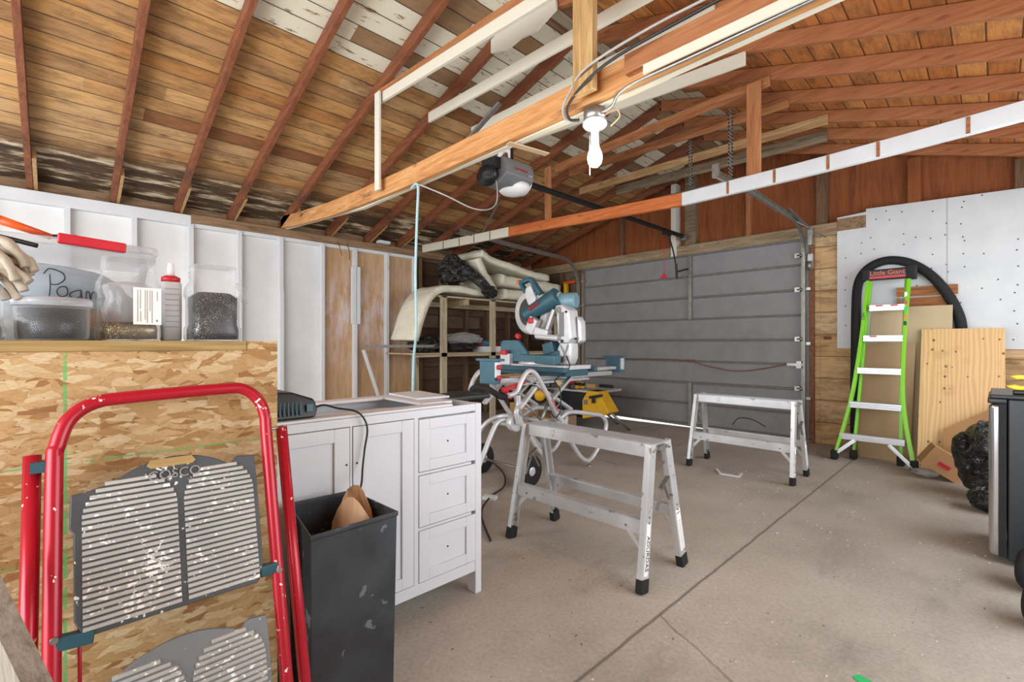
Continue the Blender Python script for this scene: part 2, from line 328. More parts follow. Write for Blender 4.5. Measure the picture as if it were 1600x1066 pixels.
# ------------------------------------------------------------------ geometry
V = Vector
class MB:
    def __init__(s): s.bm = bmesh.new()
    def hexa(s, p):
        v = [s.bm.verts.new(q) for q in p]
        for f in ((0, 3, 2, 1), (4, 5, 6, 7), (0, 1, 5, 4), (1, 2, 6, 5), (2, 3, 7, 6), (3, 0, 4, 7)): s.bm.faces.new([v[i] for i in f])
        return v
    def box(s, x0, x1, y0, y1, z0, z1):
        if x0 > x1: x0, x1 = x1, x0
        if y0 > y1: y0, y1 = y1, y0
        if z0 > z1: z0, z1 = z1, z0
        s.hexa([(x0, y0, z0), (x1, y0, z0), (x1, y1, z0), (x0, y1, z0), (x0, y0, z1), (x1, y0, z1), (x1, y1, z1), (x0, y1, z1)]); return s
    def cbox(s, c, size, rot=None):
        m = Euler([R(a) for a in rot]).to_matrix() if rot else Matrix.Identity(3); h = [a / 2 for a in size]
        s.hexa([V(c) + m @ V((x * h[0], y * h[1], z * h[2])) for z in (-1, 1) for x, y in ((-1, -1), (1, -1), (1, 1), (-1, 1))]); return s
    def bar(s, a, b, w, h, up=(0, 0, 1), w2=None, h2=None):
        a = V(a); b = V(b); d = (b - a).normalized(); sd = d.cross(V(up))
        if sd.length < 1e-4: sd = d.cross(V((0, 1, 0)))
        sd.normalize(); u = sd.cross(d); w2 = w2 or w; h2 = h2 or h
        s.hexa([q + sd * (x * ww / 2) + u * (y * hh / 2) for q, ww, hh in ((a, w, h), (b, w2, h2)) for x, y in ((-1, -1), (1, -1), (1, 1), (-1, 1))]); return s
    def prism(s, pts, off):
        """pts: closed 3D outline; off: extrusion vector"""
        off = V(off); a = [s.bm.verts.new(p) for p in pts]; b = [s.bm.verts.new(V(p) + off) for p in pts]; n = len(pts)
        s.bm.faces.new(a); s.bm.faces.new(b[::-1])
        for i in range(n): s.bm.faces.new((a[i], b[i], b[(i + 1) % n], a[(i + 1) % n]))
        return s
    def sweep(s, prof, path, up=(0, 0, 1), closed=False, cap=True):
        path = [V(p) for p in path]; rings = []; n = len(path); up = V(up)
        for i, p in enumerate(path):
            if closed: d = path[(i + 1) % n] - path[i - 1]
            else: d = path[min(i + 1, n - 1)] - path[max(i - 1, 0)]
            d.normalize(); sd = d.cross(up)
            if sd.length < 1e-3: sd = d.cross(V((.3, 1, .1)))
            sd.normalize(); u = sd.cross(d)
            rings.append([s.bm.verts.new(p + sd * x + u * y) for x, y in prof])
        m = len(prof); rng = range(n) if closed else range(n - 1)
        for i in rng:
            a, b = rings[i], rings[(i + 1) % n]
            for k in range(m): s.bm.faces.new((a[k], a[(k + 1) % m], b[(k + 1) % m], b[k]))
        if cap and not closed: s.bm.faces.new(rings[0][::-1]); s.bm.faces.new(rings[-1])
        return s
    def tube(s, path, r, seg=10, closed=False, smooth=True, r2=None):
        """round tube along a (smoothed) path with parallel-transported frame"""
        P = catmull(path, 5, closed) if smooth and len(path) > 2 else [V(p) for p in path]
        n = len(P); rings = []; prev = None
        for i, p in enumerate(P):
            d = (P[(i + 1) % n] - P[i - 1]) if closed else (P[min(i + 1, n - 1)] - P[max(i - 1, 0)])
            d.normalize()
            if prev is None:
                prev = d.orthogonal().normalized()
            else:
                prev = (prev - d * prev.dot(d)).normalized()
            sd = prev; u = d.cross(sd); rr = r if r2 is None else r + (r2 - r) * i / (n - 1)
            rings.append([s.bm.verts.new(p + (sd * math.cos(a) + u * math.sin(a)) * rr) for a in [2 * math.pi * k / seg for k in range(seg)]])
        for i in (range(n) if closed else range(n - 1)):
            a, b = rings[i], rings[(i + 1) % n]
            for k in range(seg):
                f = s.bm.faces.new((a[k], a[(k + 1) % seg], b[(k + 1) % seg], b[k])); f.smooth = True
        if not closed: s.bm.faces.new(rings[0][::-1]); s.bm.faces.new(rings[-1])
        return s
    def lathe(s, c, prof, axis=(0, 0, 1), seg=24, squash=1, power=2):
        """prof: (radius, height); power>2 gives a squarer section"""
        c = V(c); ax = V(axis).normalized(); x = ax.orthogonal().normalized() if abs(ax.z) < .99 else V((1, 0, 0)); y = ax.cross(x); rings = []
        for r, h in prof:
            ring = []
            for k in range(seg):
                a = 2 * math.pi * k / seg; ca, sa = math.cos(a), math.sin(a); q = (abs(ca) ** power + abs(sa) ** power) ** (-1 / power)
                ring.append(s.bm.verts.new(c + ax * h + (x * ca * squash + y * sa) * max(r, 1e-5) * q))
            rings.append(ring)
        for a, b in zip(rings, rings[1:]):
            for k in range(seg):
                f = s.bm.faces.new((a[k], a[(k + 1) % seg], b[(k + 1) % seg], b[k])); f.smooth = True
        s.bm.faces.new(rings[0][::-1]); s.bm.faces.new(rings[-1]); return s
    def cyl(s, a, b, r, seg=16, r2=None):
        a = V(a); b = V(b); s.lathe(a, [(r, 0), (r2 if r2 is not None else r, (b - a).length)], (b - a), seg); return s
    def blob(s, c, rad, amp=.15, freq=3, sub=4, seed=0, ridge=False):
        t = bmesh.new(); bmesh.ops.create_icosphere(t, subdivisions=sub, radius=1); vm = {}
        for v in t.verts:
            p = v.co.copy(); q = p * freq + V((seed * 3.1, seed, -seed)); n = noise.fractal(q, 1, 2, 3)
            if ridge: n = noise.noise(q) * .6 + .55 * (.4 - abs(noise.noise(q * 1.3 + V((5, 1, 2))))) + .13 * (.4 - abs(noise.noise(q * 3.2)))
            k = 1 + amp * n; vm[v.index] = s.bm.verts.new(V(c) + V((p.x * rad[0], p.y * rad[1], p.z * rad[2])) * k)
        for f in t.faces:
            g = s.bm.faces.new([vm[v.index] for v in f.verts]); g.smooth = True
        t.free(); return s
    def build(s, name, mat, parent=None, origin=None, bevel=0, loc=None, seg=2):
        bmesh.ops.recalc_face_normals(s.bm, faces=s.bm.faces)
        O = V(origin) if origin is not None else (V(parent['_o']) if parent is not None else V((0, 0, 0)))
        for v in s.bm.verts: v.co -= O
        me = bpy.data.meshes.new(name); s.bm.to_mesh(me); s.bm.free()
        me.materials.append(M[mat] if isinstance(mat, str) else mat)
        o = bpy.data.objects.new(name, me); COL.objects.link(o)
        if parent is not None: o.parent = parent
        else: o.location = O
        o['_o'] = list(O)
        if bevel:
            b = o.modifiers.new('bevel', 'BEVEL'); b.width = bevel; b.segments = seg; b.limit_method = 'ANGLE'; b.angle_limit = R(40)
            me.polygons.foreach_set('use_smooth', [True] * len(me.polygons)); w = o.modifiers.new('wn', 'WEIGHTED_NORMAL')
        return o
def catmull(P, n, closed=False):
    P = [V(p) for p in P]; out = []; N = len(P)
    for i in range(N if closed else N - 1):
        if closed: a, b, c, d = P[i - 1], P[i], P[(i + 1) % N], P[(i + 2) % N]
        else: a, b, c, d = P[max(i - 1, 0)], P[i], P[i + 1], P[min(i + 2, N - 1)]
        for k in range(n):
            t = k / n; out.append(.5 * ((2 * b) + (c - a) * t + (2 * a - 5 * b + 4 * c - d) * t * t + (3 * b - a - 3 * c + d) * t ** 3))
    if not closed: out.append(P[-1])
    return out
def tag(o, label, cat, group=None, kind=None):
    o['label'] = label; o['category'] = cat
    if group: o['group'] = group
    if kind: o['kind'] = kind
    return o
def thing(name, loc, label, cat, group=None):
    o = bpy.data.objects.new(name, None); o.empty_display_size = .1; COL.objects.link(o); o.location = loc; o['_o'] = list(loc)
    return tag(o, label, cat, group)
def struct(o): o['kind'] = 'structure'; return o
def copy_tree(o, parent=None):
    c = o.copy(); COL.objects.link(c); c.parent = parent
    for ch in [x for x in bpy.data.objects if x.parent == o]: copy_tree(ch, c)
    return c
def text(name, body, size, mat, parent, loc, xdir, updir, depth=.001, align='CENTER'):
    cu = bpy.data.curves.new(name, 'FONT'); cu.body = body; cu.size = size; cu.extrude = depth; cu.align_x = align; cu.align_y = 'CENTER'
    tmp = bpy.data.objects.new('tmp', cu); COL.objects.link(tmp); bpy.context.view_layer.update()
    me = bpy.data.meshes.new_from_object(tmp.evaluated_get(bpy.context.evaluated_depsgraph_get())); bpy.data.objects.remove(tmp)
    x = V(xdir).normalized(); u = V(updir).normalized(); z = x.cross(u); u = z.cross(x)
    m = Matrix((x, u, z)).transposed(); O = V(parent['_o'])
    for v in me.vertices: v.co = m @ v.co + V(loc) - O
    me.materials.clear(); me.materials.append(M[mat]); o = bpy.data.objects.new(name, me); COL.objects.link(o); o.parent = parent; o['_o'] = list(O)
    return o
# ================================================================== SETTING
XL, YB, XR, YR = -5.71, 6.04, 1.05, -2.2     # left wall stud face, back wall, right wall, rear
XM, ZP, SL = -2.35, 2.42, .30                # ridge x, rafter foot height, slope
def zr(x): return ZP + SL * (min(x, 2 * XM - x) - XL)
struct(MB().box(-6.2, 1.5, YR - .1, 9.5, -.12, 0).build('floor', 'concrete'))
# left wall
wl = struct(MB().box(-5.83, -5.78, YR, 3.64, 0, 2.42).build('wall_left', 'wallpanel', origin=(-5.78, YR, 0)))
def kid(mb, name, mat, par, **k): return mb.build(name, mat, par, **k)
kid(MB().box(-5.83, -5.79, 3.64, YB + .1, 0, 2.42), 'sheathing', 'sheath_y', wl)
for y in (-2.0, -1.5, -1.0, -.45, .064, .528, .982, 1.424, 1.849, 2.327, 2.745, 3.198, 3.63):
    kid(MB().box(-5.78, XL, y - .022, y + .022, 0, 2.32), 'stud', 'stud_white', wl, bevel=.003)
for y in (3.72, 4.1, 4.56, 4.98, 5.45, 5.9):
    kid(MB().box(-5.79, XL, y - .022, y + .022, 0, 2.32), 'stud', 'stud_dark', wl)
kid(MB().box(-5.79, XL + .005, YR, .98, 2.30, 2.405), 'top_plate', 'white_paint', wl, bevel=.004)
kid(MB().box(-5.79, XL + .005, .98, YB, 2.33, 2.42), 'top_plate', 'plate', wl, bevel=.004)
kid(MB().box(-5.84, -5.80, YR, YB + .1, 2.4, 2.6), 'eave_block', 'plate', wl)  # blocking added to keep low sun from streaking in at the eave
kid(MB().box(-5.785, XL - .02, .98, 3.64, 2.29, 2.33), 'painted_rail', 'white_paint', wl)
kid(MB().box(XL - .03, XL + .02, 2.69, 2.745, 1.35, 2.08).box(XL - .03, XL + .02, 2.752, 2.80, 1.35, 2.08), 'stud_cleat', 'stud_white', wl, bevel=.003)
kid(MB().box(XL, XL + .012, .50, .56, 1.72, 2.0), 'stud_cleat', 'stud_white', wl)
kid(MB().box(XL, XL + .012, 1.83, 1.87, .2, 1.7), 'stud_cleat', 'stud_white', wl)
kid(MB().tube([(XL + .01, 2.5, 2.36), (XL + .05, 2.51, 2.3), (XL + .05, 2.53, 2.22), (XL + .02, 2.55, 2.2)], .006, 6).tube([(XL + .01, 2.62, 2.36), (XL + .05, 2.63, 2.27), (XL + .05, 2.64, 2.15)], .006, 6), 'rusty_hook', 'rust', wl)
# back wall : door 1 spans x -4.55..-1.5
wb = struct(MB().box(XL - .1, -4.6, YB + .03, YB + .08, 0, 2.3).build('wall_back', 'sheath', origin=(XL, YB, 0)))
rt = MB(); rt.prism([(XL - .1, YB + .05, 2.25), (XR, YB + .05, 2.25), (XR, YB + .05, zr(XR) + .1), (XM, YB + .05, zr(XM) + .1), (XL - .1, YB + .05, zr(XL) + .08)], (0, .04, 0))
kid(rt, 'gable_panel', 'gable', wb)
kid(MB().box(-1.42, XR, YB - .01, YB + .05, 0, 2.29), 'board_panel', 'tanboards', wb)
kid(MB().box(XL, -1.2, YB - .06, YB + .03, 2.27, 2.4), 'header', 'header', wb, bevel=.004)
kid(MB().box(-1.2, -.95, YB - .045, YB + .03, 2.3, 2.43), 'header', 'plate', wb, bevel=.004)
def gstud(x0, x1, mat, z0=2.4, y0=-.03, z1=None): kid(MB().box(x0, x1, YB + y0, YB + .05, z0, z1 or zr((x0 + x1) / 2) + .02), 'gable_stud', mat, wb)
gstud(-3.07, -3.0, 'post_white', 2.27, -.09); gstud(-2.9, -2.76, 'collar_grey'); gstud(-2.13, -2.08, 'post_brown'); gstud(-1.395, -1.29, 'stud_dark'); gstud(-3.9, -3.86, 'stud_dark'); gstud(-.62, -.52, 'gable'); gstud(.1, .15, 'stud_dark')
for x in (-5.4, -5.05): kid(MB().box(x, x + .05, YB - .05, YB + .03, 0, 2.27), 'stud', 'stud_dark', wb)
kid(MB().box(-4.68, -4.6, YB - .06, YB + .03, 0, 2.27), 'door_jamb', 'stud_dark', wb)
kid(MB().box(-1.455, -1.41, YB - .06, YB + .0, 0, 2.25), 'door_jamb', 'rust', wb)
kid(MB().box(-1.47, -1.36, YB - .02, YB + .05, 0, 2.3), 'jamb_trim', 'tanboards', wb)
tag(MB().prism([(-1.2, YB - .04, 1.05), (XR, YB - .04, 1.05), (XR, YB - .04, 2.41), (-.95, YB - .04, 2.49), (-.95, YB - .04, 2.46), (-1.2, YB - .04, 2.445)], (0, .025, 0)).build('wall_board', 'whiteboard', origin=(-1.2, YB - .04, 1.05)),
    'large white screw-pocked board fixed on the back wall above the green ladder', 'board')
# right wall and rear wall (behind the camera) with unseen openings added to let light in
wr = struct(MB().box(XR, XR + .08, YR, YB, 0, .55).box(XR, XR + .08, YR, YB, 2.15, 2.42).box(XR, XR + .08, 5.55, YB, .55, 2.15).box(XR, XR + .08, YR, 1.0, .55, 2.15).build('wall_right', 'tanboards', origin=(XR, YR, 0)))
wre = struct(MB().box(XL - .1, -5.2, YR - .08, YR, 0, 2.5).box(.5, XR, YR - .08, YR, 0, 2.5).box(-5.2, .5, YR - .08, YR, 2.25, 2.5).prism([(XL, YR - .08, 2.5), (XR, YR - .08, 2.5), (XM, YR - .08, zr(XM) + .1)], (0, .08, 0)).build('wall_rear', 'tanboards', origin=(XL, YR, 0)))
# roof decks : local x up the slope
ang = math.atan(SL); LEN = (XM - (XL - .5)) / math.cos(ang)
for nm, sg, mt in (('ceiling_left', 1, 'deck_left'), ('ceiling_right', -1, 'deck_right')):
    o = struct(MB().box(0, LEN + .02, -4.2, 4.2, 0, .02).build(nm, mt))
    x0 = XL - .5 if sg > 0 else 2 * XM - XL + .5
    o.location = (x0, 2.0, ZP + .108 - SL * .5)
    if sg > 0: o.rotation_euler = (0, -ang, 0)
    else: o.rotation_euler = (0, -ang, math.pi)
# ------------------------------------------------------------------ rafters (one truss = one thing)
RY = [-1.75, -1.2, -.68, -.166, .374, .863, 1.338, 1.86, 2.40, 2.91, 3.38, 3.87, 4.36, 4.85, 5.34, 5.85]
where = ['at the rear of the garage', 'behind the photographer', 'just beyond the far left edge of the photo', 'at the far left edge of the photo', 'second from the left edge of the photo', 'meeting the white plate just right of the second one', 'just left of the near tie beam',
         'whose foot meets the near tie beam', 'carrying the first plain white collar board', 'carrying the white collar board behind the lit bulb post', 'carrying the white collar board that ends right of the bulb',
         'standing over the far tie beam with the red brown collar', 'with the red brown collar above the track hangers', 'with the pale tan collar beyond the opener', 'with the grey weathered collar near the door', 'closest to the garage door wall']
#           index: (x_left, z_left, x_right, z_right, height, material)
COLLAR = {7: (-3.43, 2.99, -1.45, 2.86, .075, 'collar_white'), 8: (-3.5, 3.055, -1.2, 3.0, .085, 'collar_white'), 9: (-3.53, 3.1, -1.2, 3.08, .085, 'collar_white'), 10: (-3.4, 3.10, -1.19, 2.985, .09, 'collar_white'),
          11: (-3.3, 2.93, -1.19, 3.03, .085, 'collar_brown'), 12: (-3.5, 3.06, -1.2, 3.045, .085, 'collar_brown'), 13: (-3.73, 3.01, -1.03, 3.01, .085, 'collar_tan'), 14: (-3.5, 3.06, -1.14, 3.04, .11, 'collar_grey'), 15: (-3.4, 2.98, -1.1, 2.98, .09, 'collar_grey')}
for i, y in enumerate(RY):
    if i < 2: continue
    t = thing('roof_truss', (XM, y, ZP), 'red-brown stained roof rafter pair ' + where[i], 'rafter', 'roof trusses')
    for sg in (-1, 1):
        xe = XM + sg * (abs(XL - XM) + .45); ze = ZP - SL * .45
        a = V((XM - sg * -.0, y, zr(XM) + .052)); b = V((xe, y, ze + .052))
        kid(MB().bar(b, a, .04, .098), 'rafter', 'rafter' if sg < 0 else 'rafter_lit', t, bevel=.003)
    if i in COLLAR:
        xa, za, xb, zb, h, mt = COLLAR[i]
        kid(MB().prism([(xa, y - .045, za), (xb, y - .045, zb), (xb, y - .045, zb + h), (xa, y - .045, za + h)], (0, .023, 0)), 'collar_tie', mt, t, bevel=.002)
    if i == 7: kid(MB().prism([(-3.45, y - .020, 3.0), (-1.4, y - .020, 2.87), (-1.4, y - .020, 3.01), (-3.45, y - .020, 3.12)], (0, .0, 0) if 0 else (0, -.002, 0)), 'collar_backing', 'collar_brown', t)
    if i == 8:
        g = MB(); pts = [(-2.66, 3.32), (-2.5, 3.27), (-2.35, 3.29), (-2.2, 3.27), (-2.02, 3.33), (-2.02, 3.42), (-2.35, 3.5), (-2.66, 3.42)]
        g.prism([(x, y - .05, z - .03) for x, z in pts], (0, .02, 0)); kid(g, 'gusset_plate', 'collar_white', t)
    if i in (8, 10):  # sistered foot blocks
        pass
# foot sister blocks seen at the left eave are one per rafter there
for i in range(3, 13):
    y = RY[i]; kid(MB().bar((XL - .2, y + .035, ZP - .01), (XL + .42, y + .035, ZP + .175), .025, .085), 'rafter_sister', 'collar_tan', [o for o in bpy.data.objects if o.name.startswith('roof_truss') and abs(o.location.y - y) < .01][0])
# tie beams
def tie(pts, y0, y1, h, mats, origin, label):
    t = thing('tie_beam', origin, label, 'beam', 'tie beams')
    for a, b, mt in mats:
        seg = pts[a:b + 1]
        for (xa, za), (xb, zb) in zip(seg, seg[1:]): pass
        m = MB(); m.prism([(x, y0, z) for x, z in seg] + [(x, y0, z + h) for x, z in seg[::-1]], (0, y1 - y0, 0)); kid(m, 'beam_length', mt, t, bevel=.003)
    return t
t1 = tie([(-5.72, 2.425), (-5.2, 2.365), (-4.4, 2.30), (-3.8, 2.272), (-2.886, 2.25), (-1.44, 2.256), (-.4, 2.257), (1.03, 2.3)], 1.84, 1.88, .135, [(0, 7, 'tie')], (-2.3, 1.86, 2.25), 'near tie beam, brown lumber crossing above the opener and carrying the bulb')
kid(MB().prism([(-5.72, 1.885, 2.42), (-3.8, 1.885, 2.262), (-1.4, 1.885, 2.246), (1.03, 1.885, 2.29), (1.03, 1.885, 2.40), (-1.4, 1.885, 2.356), (-3.8, 1.885, 2.37), (-5.72, 1.885, 2.5)], (0, .035, 0)), 'sister_board', 'collar_white', t1)
kid(MB().box(-1.15, 1.0, 1.80, 1.838, 2.29, 2.375), 'scab_board', 'collar_brown', t1, bevel=.003)
kid(MB().box(-1.05, 1.0, 1.788, 1.80, 2.245, 2.285), 'painted_strip', 'collar_white', t1, bevel=.002)
t2 = tie([(-5.71, 2.40), (-4.6, 2.36), (-3.93, 2.34), (-3.3, 2.315), (-2.5, 2.278), (-1.834, 2.252), (-1.0, 2.264), (-.44, 2.281), (1.03, 2.35)], 3.74, 3.78, .105, [(0, 2, 'collar_white'), (2, 5, 'tie_red'), (5, 8, 'white_paint')], (-2.3, 3.76, 2.25), 'far tie beam with white painted end lengths and a bare red middle')
for x in (-5.2, -4.85, -4.55, -4.25): kid(MB().box(x - .006, x + .006, 3.7375, 3.7395, 2.36 - (x + 4.6) * .03 + .004, 2.44 - (x + 4.6) * .03 + .02), 'saw_mark', 'ink', t2)
for x, z in ((-1.46, 2.262), (-1.13, 2.268), (-.8, 2.275), (-.53, 2.283), (-.12, 2.3)): kid(MB().box(x - .009, x + .009, 3.737, 3.7395, z, z + .095), 'bare_wood_band', 'redplank', t2)
# vertical posts
def post(x, y, w, d, z0, z1, mat, label):
    return tag(MB().box(x - w / 2, x + w / 2, y - d / 2, y + d / 2, z0, z1).build('roof_post', mat, origin=(x, y, z0), bevel=.003), label, 'post')
post(-3.35, 1.79, .07, .02, 2.29, 3.05, 'post_white', 'narrow white painted post standing on the left part of the near tie beam')
post(-1.345, 1.775, .115, .04, 2.27, 3.14, 'post', 'thick pale lumber post directly above the lit bulb')
post(-1.29, 3.80, .1, .025, 2.37, 3.08, 'post_brown', 'brown post rising from the white length of the far tie beam')
post(-3.37, 3.80, .08, .025, 2.42, 3.0, 'post_brown', 'short brown post on the far tie beam beyond the opener')
# ------------------------------------------------------------------ garage door
dr = struct(MB().prism([(-4.57, YB - .05, .03), (-2.65, YB - .05, .006), (-2.5, YB - .05, .001), (-1.45, YB - .05, .001), (-1.45, YB - .05, 2.27), (-4.57, YB - .05, 2.27)], (0, .03, 0)).build('door_1', 'doorgrey', origin=(-3.03, YB - .03, 0)))
NZ = [.04, .315, .59, .87, 1.145, 1.42, 1.70, 1.98, 2.25]
for k in range(1, 8):
    z = NZ[k]; kid(MB().box(-4.56, -1.51, YB - .085 if k % 2 == 0 else YB - .07, YB - .05, z - .014, z + .012), 'door_rail', 'doorframe', dr, bevel=.002)
kid(MB().box(-4.56, -1.51, YB - .08, YB - .05, 2.245, 2.27), 'door_rail', 'doorframe', dr)
kid(MB().box(-4.56, -1.51, YB - .08, YB - .05, .032, .055), 'door_rail', 'doorframe', dr)
for z0, z1 in ((1.42, 2.25), (.03, .59)): kid(MB().box(-2.83, -2.785, YB - .09, YB - .05, z0 if z0 > 1 else .03, z1), 'door_stile', 'galvdark', dr, bevel=.002)
for x in (-4.56, -1.53): kid(MB().box(x, x + .03, YB - .075, YB - .05, .02, 2.26), 'door_stile', 'galvdark', dr)
for z in (.6, 1.15, 1.7, 2.08):
    for x in (-4.53, -1.56): kid(MB().cbox((x, YB - .1, z), (.05, .03, .05)).cyl((x, YB - .11, z), (x + (.07 if x > -3 else -.07), YB - .11, z), .012, 8), 'roller_hinge', 'galv', dr)
lk = kid(MB().cbox((-1.58, YB - .11, .865), (.16, .02, .03)).cbox((-1.54, YB - .115, .865), (.05, .03, .08)), 'latch_bar', 'galv', dr)
kid(MB().cbox((-2.8, YB - .1, .875), (.12, .02, .03)), 'lock_plate', 'rust', dr)
kid(MB().tube([(-4.3, YB - .1, .87), (-3.4, YB - .1, .885), (-2.85, YB - .1, .878), (-2.6, YB - .1, .82), (-2.25, YB - .1, .765), (-1.95, YB - .1, .80), (-1.62, YB - .1, .88)], .006, 6), 'pull_rope', 'rust', dr)
kid(MB().tube([(-2.28, YB - .055, .10), (-2.2, YB - .055, .19), (-2.05, YB - .055, .19), (-1.9, YB - .055, .12)], .005, 6), 'scuff_mark', 'ink', dr)
# door tracks
def track(name, x, pts, label, hang):
    t = thing(name, (x, 5.9, 0), label, 'door track', 'garage door tracks')
    prof = [(-.012, -.027), (.012, -.027), (.012, -.02), (-.006, -.02), (-.006, .02), (.012, .02), (.012, .027), (-.012, .027)]
    if x < -3: prof = [(-a, b) for a, b in prof][::-1]
    P = []
    for i, p in enumerate(pts): P.append(V(p))
    kid(MB().sweep(prof, P, up=(1, 0, 0)) if False else MB().sweep([(b, a) for a, b in prof], P, up=(1, 0, 0)), 'rail', 'galvdark', t)
    for z in (.5, 1.1, 1.7): kid(MB().cbox((x + (.03 if x > -3 else -.03), 5.95, z), (.05, .1, .03)), 'bracket', 'galv', t)
    return t
def arc(x, yc, zc, r, a0, a1, n=12): return [(x, yc + r * math.cos(R(a0 + (a1 - a0) * k / n)), zc + r * math.sin(R(a0 + (a1 - a0) * k / n))) for k in range(n + 1)]
tr = track('door_track', -1.48, [(-1.48, 5.9, .02), (-1.48, 5.9, 1.0)] + arc(-1.48, 5.5, 2.0, .4, 0, 90) + [(-1.48, 4.4, 2.41), (-1.48, 3.6, 2.38)], 'right garage door track curving overhead with perforated hangers', None)
kid(MB().cbox((-1.50, 3.62, 2.42), (.05, .03, .1)), 'track_bracket', 'galv', tr)
kid(MB().cyl((-1.45, 5.9, 1.95), (-1.41, 5.9, 1.95), .05, 18), 'pulley', 'galvdark', tr); kid(MB().cbox((-1.43, 5.94, 2.0), (.05, .05, .16)), 'bracket', 'galv', tr); kid(MB().cbox((-1.43, 5.94, 2.27), (.05, .05, .18)), 'bracket', 'galv', tr)
kid(MB().tube([(-1.40, 5.88, 2.28), (-1.40, 5.85, 1.9)], .004, 6, smooth=False).tube([(-1.6, 5.3, 2.47), (-1.4, 5.85, 2.33), (-1.3, 5.98, 2.25)], .004, 6, smooth=False).bar((-1.47, 5.3, 2.46), (-1.44, 5.92, 2.36), .02, .03), 'cable', 'galv', tr)
tl = track('door_track', -4.6, [(-4.6, 5.9, .02), (-4.6, 5.9, 1.0)] + arc(-4.6, 5.5, 2.0, .4, 0, 90) + [(-4.6, 4.4, 2.44), (-4.6, 3.55, 2.49)], 'left garage door track curving overhead beside the insulation pile', None)
kid(MB().bar((-4.6, 3.9, 2.49), (-4.3, 3.92, 2.83), .03, .003), 'hanger_strap', 'galv', tl)
def strap(x, y, z0, z1, label):
    m = MB(); n = int((z1 - z0) / .03)
    m.box(x - .018, x - .008, y, y + .003, z0, z1).box(x + .008, x + .018, y, y + .003, z0, z1)
    for k in range(n + 1): m.box(x - .018, x + .018, y, y + .003, z0 + k * .03, z0 + k * .03 + .014)
    tag(m.build('hanger_strap', 'galv', origin=(x, y, z0)), label, 'strap', 'perforated hanger straps')
strap(-1.52, 3.95, 2.45, 3.02, 'perforated steel strap hanging to the end of the right door track')
strap(-2.06, 4.38, 2.62, 3.14, 'perforated steel strap left of the one holding the door track')
# ------------------------------------------------------------------ garage door opener
OX, OY = -2.87, 2.78
op = thing('door_opener', (OX, OY, 2.32), 'grey garage door opener motor with white light cover hanging from the near beam', 'garage door opener')
hd = MB(); hd.prism([(OX - .13, OY + .1, 2.60), (OX + .13, OY + .1, 2.60), (OX + .16, OY + .1, 2.54), (OX + .16, OY + .1, 2.46), (OX + .08, OY + .1, 2.40), (OX - .08, OY + .1, 2.40), (OX - .16, OY + .1, 2.46), (OX - .16, OY + .1, 2.54)], (0, -.32, 0))
kid(hd, 'housing', 'greyplastic', op, bevel=.012)
kid(MB().lathe((OX, OY + .02, 2.44), [(.13, -.0), (.125, -.035), (.10, -.06), (.06, -.075), (.001, -.08)], (0, 0, 1), 28, 1.1).lathe((OX, OY + .10, 2.49), [(.115, 0), (.11, .03), (.08, .06), (.001, .075)], (0, 1, 0), 28), 'light_cover', 'whiteplastic', op)
kid(MB().blob((OX - .02, OY - .26, 2.47), (.11, .07, .085), .2, 2, 3, 3).cbox((OX + .02, OY - .24, 2.55), (.15, .1, .09), (10, 0, 5)), 'motor_end', 'black', op)
kid(MB().tube([(OX - .06, OY - .1, 2.62), (OX - .05, OY - .1, 2.68), (OX + .01, OY - .1, 2.71), (OX + .07, OY - .1, 2.68), (OX + .08, OY - .1, 2.62)], .02, 10), 'cable_coil', 'whiteplastic', op)
kid(MB().box(OX - .11, OX - .085, OY - .12, OY - .115, 2.55, 2.83).box(OX - .112, OX - .108, OY - .14, OY - .115, 2.55, 2.83), 'hanger_bracket', 'galv', op)
kid(MB().box(OX + .10, OX + .13, OY - .12, OY - .115, 2.55, 2.88), 'hanger_bracket', 'black', op)
kid(MB().box(OX - .2, OX + .2, OY - .14, OY - .11, 2.83, 2.86), 'hanger_bar', 'galv', op)
text('brand_lettering', 'CRAFTSMAN', .026, 'red', op, (OX + .163, OY - .06, 2.515), (0, 1, 0), (0, 0, 1))
text('power_lettering', '1/2 HP', .016, 'label', op, (OX + .163, OY + .05, 2.49), (0, 1, 0), (0, 0, 1))
text('side_lettering', 'CRAFTSMAN', .034, 'red', op, (OX + .0, OY - .2235, 2.53), (1, 0, 0), (0, 0, 1))
rl = thing('opener_rail', (OX, 4.4, 2.5), 'long black opener rail running from the motor to above the garage door', 'rail')
kid(MB().box(OX - .022, OX + .022, OY + .1, 5.95, 2.515, 2.52).box(OX - .004, OX + .004, OY + .1, 5.95, 2.475, 2.52), 't_rail', 'black', rl)
kid(MB().cbox((OX, 5.45, 2.47), (.05, .14, .05)), 'trolley', 'black', rl)
kid(MB().cbox((OX, 5.93, 2.5), (.06, .06, .09)), 'wall_bracket', 'galv', rl)
kid(MB().tube([(OX, 5.5, 2.45), (OX + .0, 5.62, 2.28), (OX + .0, 5.72, 2.05)], .011, 8).bar((OX + .0, 5.7, 2.12), (OX + .0, 5.72, 1.93), .03, .008).bar((OX, 5.72, 2.02), (OX + .04, 5.94, 2.08), .02, .02), 'door_arm', 'black', rl)
kid(MB().cyl((OX, 5.38, 2.44), (OX, 5.38, 1.93), .004, 6), 'release_rope', 'red', rl)
kid(MB().cbox((OX, 5.38, 1.92), (.08, .025, .03)).cbox((OX, 5.38, 1.945), (.03, .02, .03)), 'release_handle', 'red', rl)
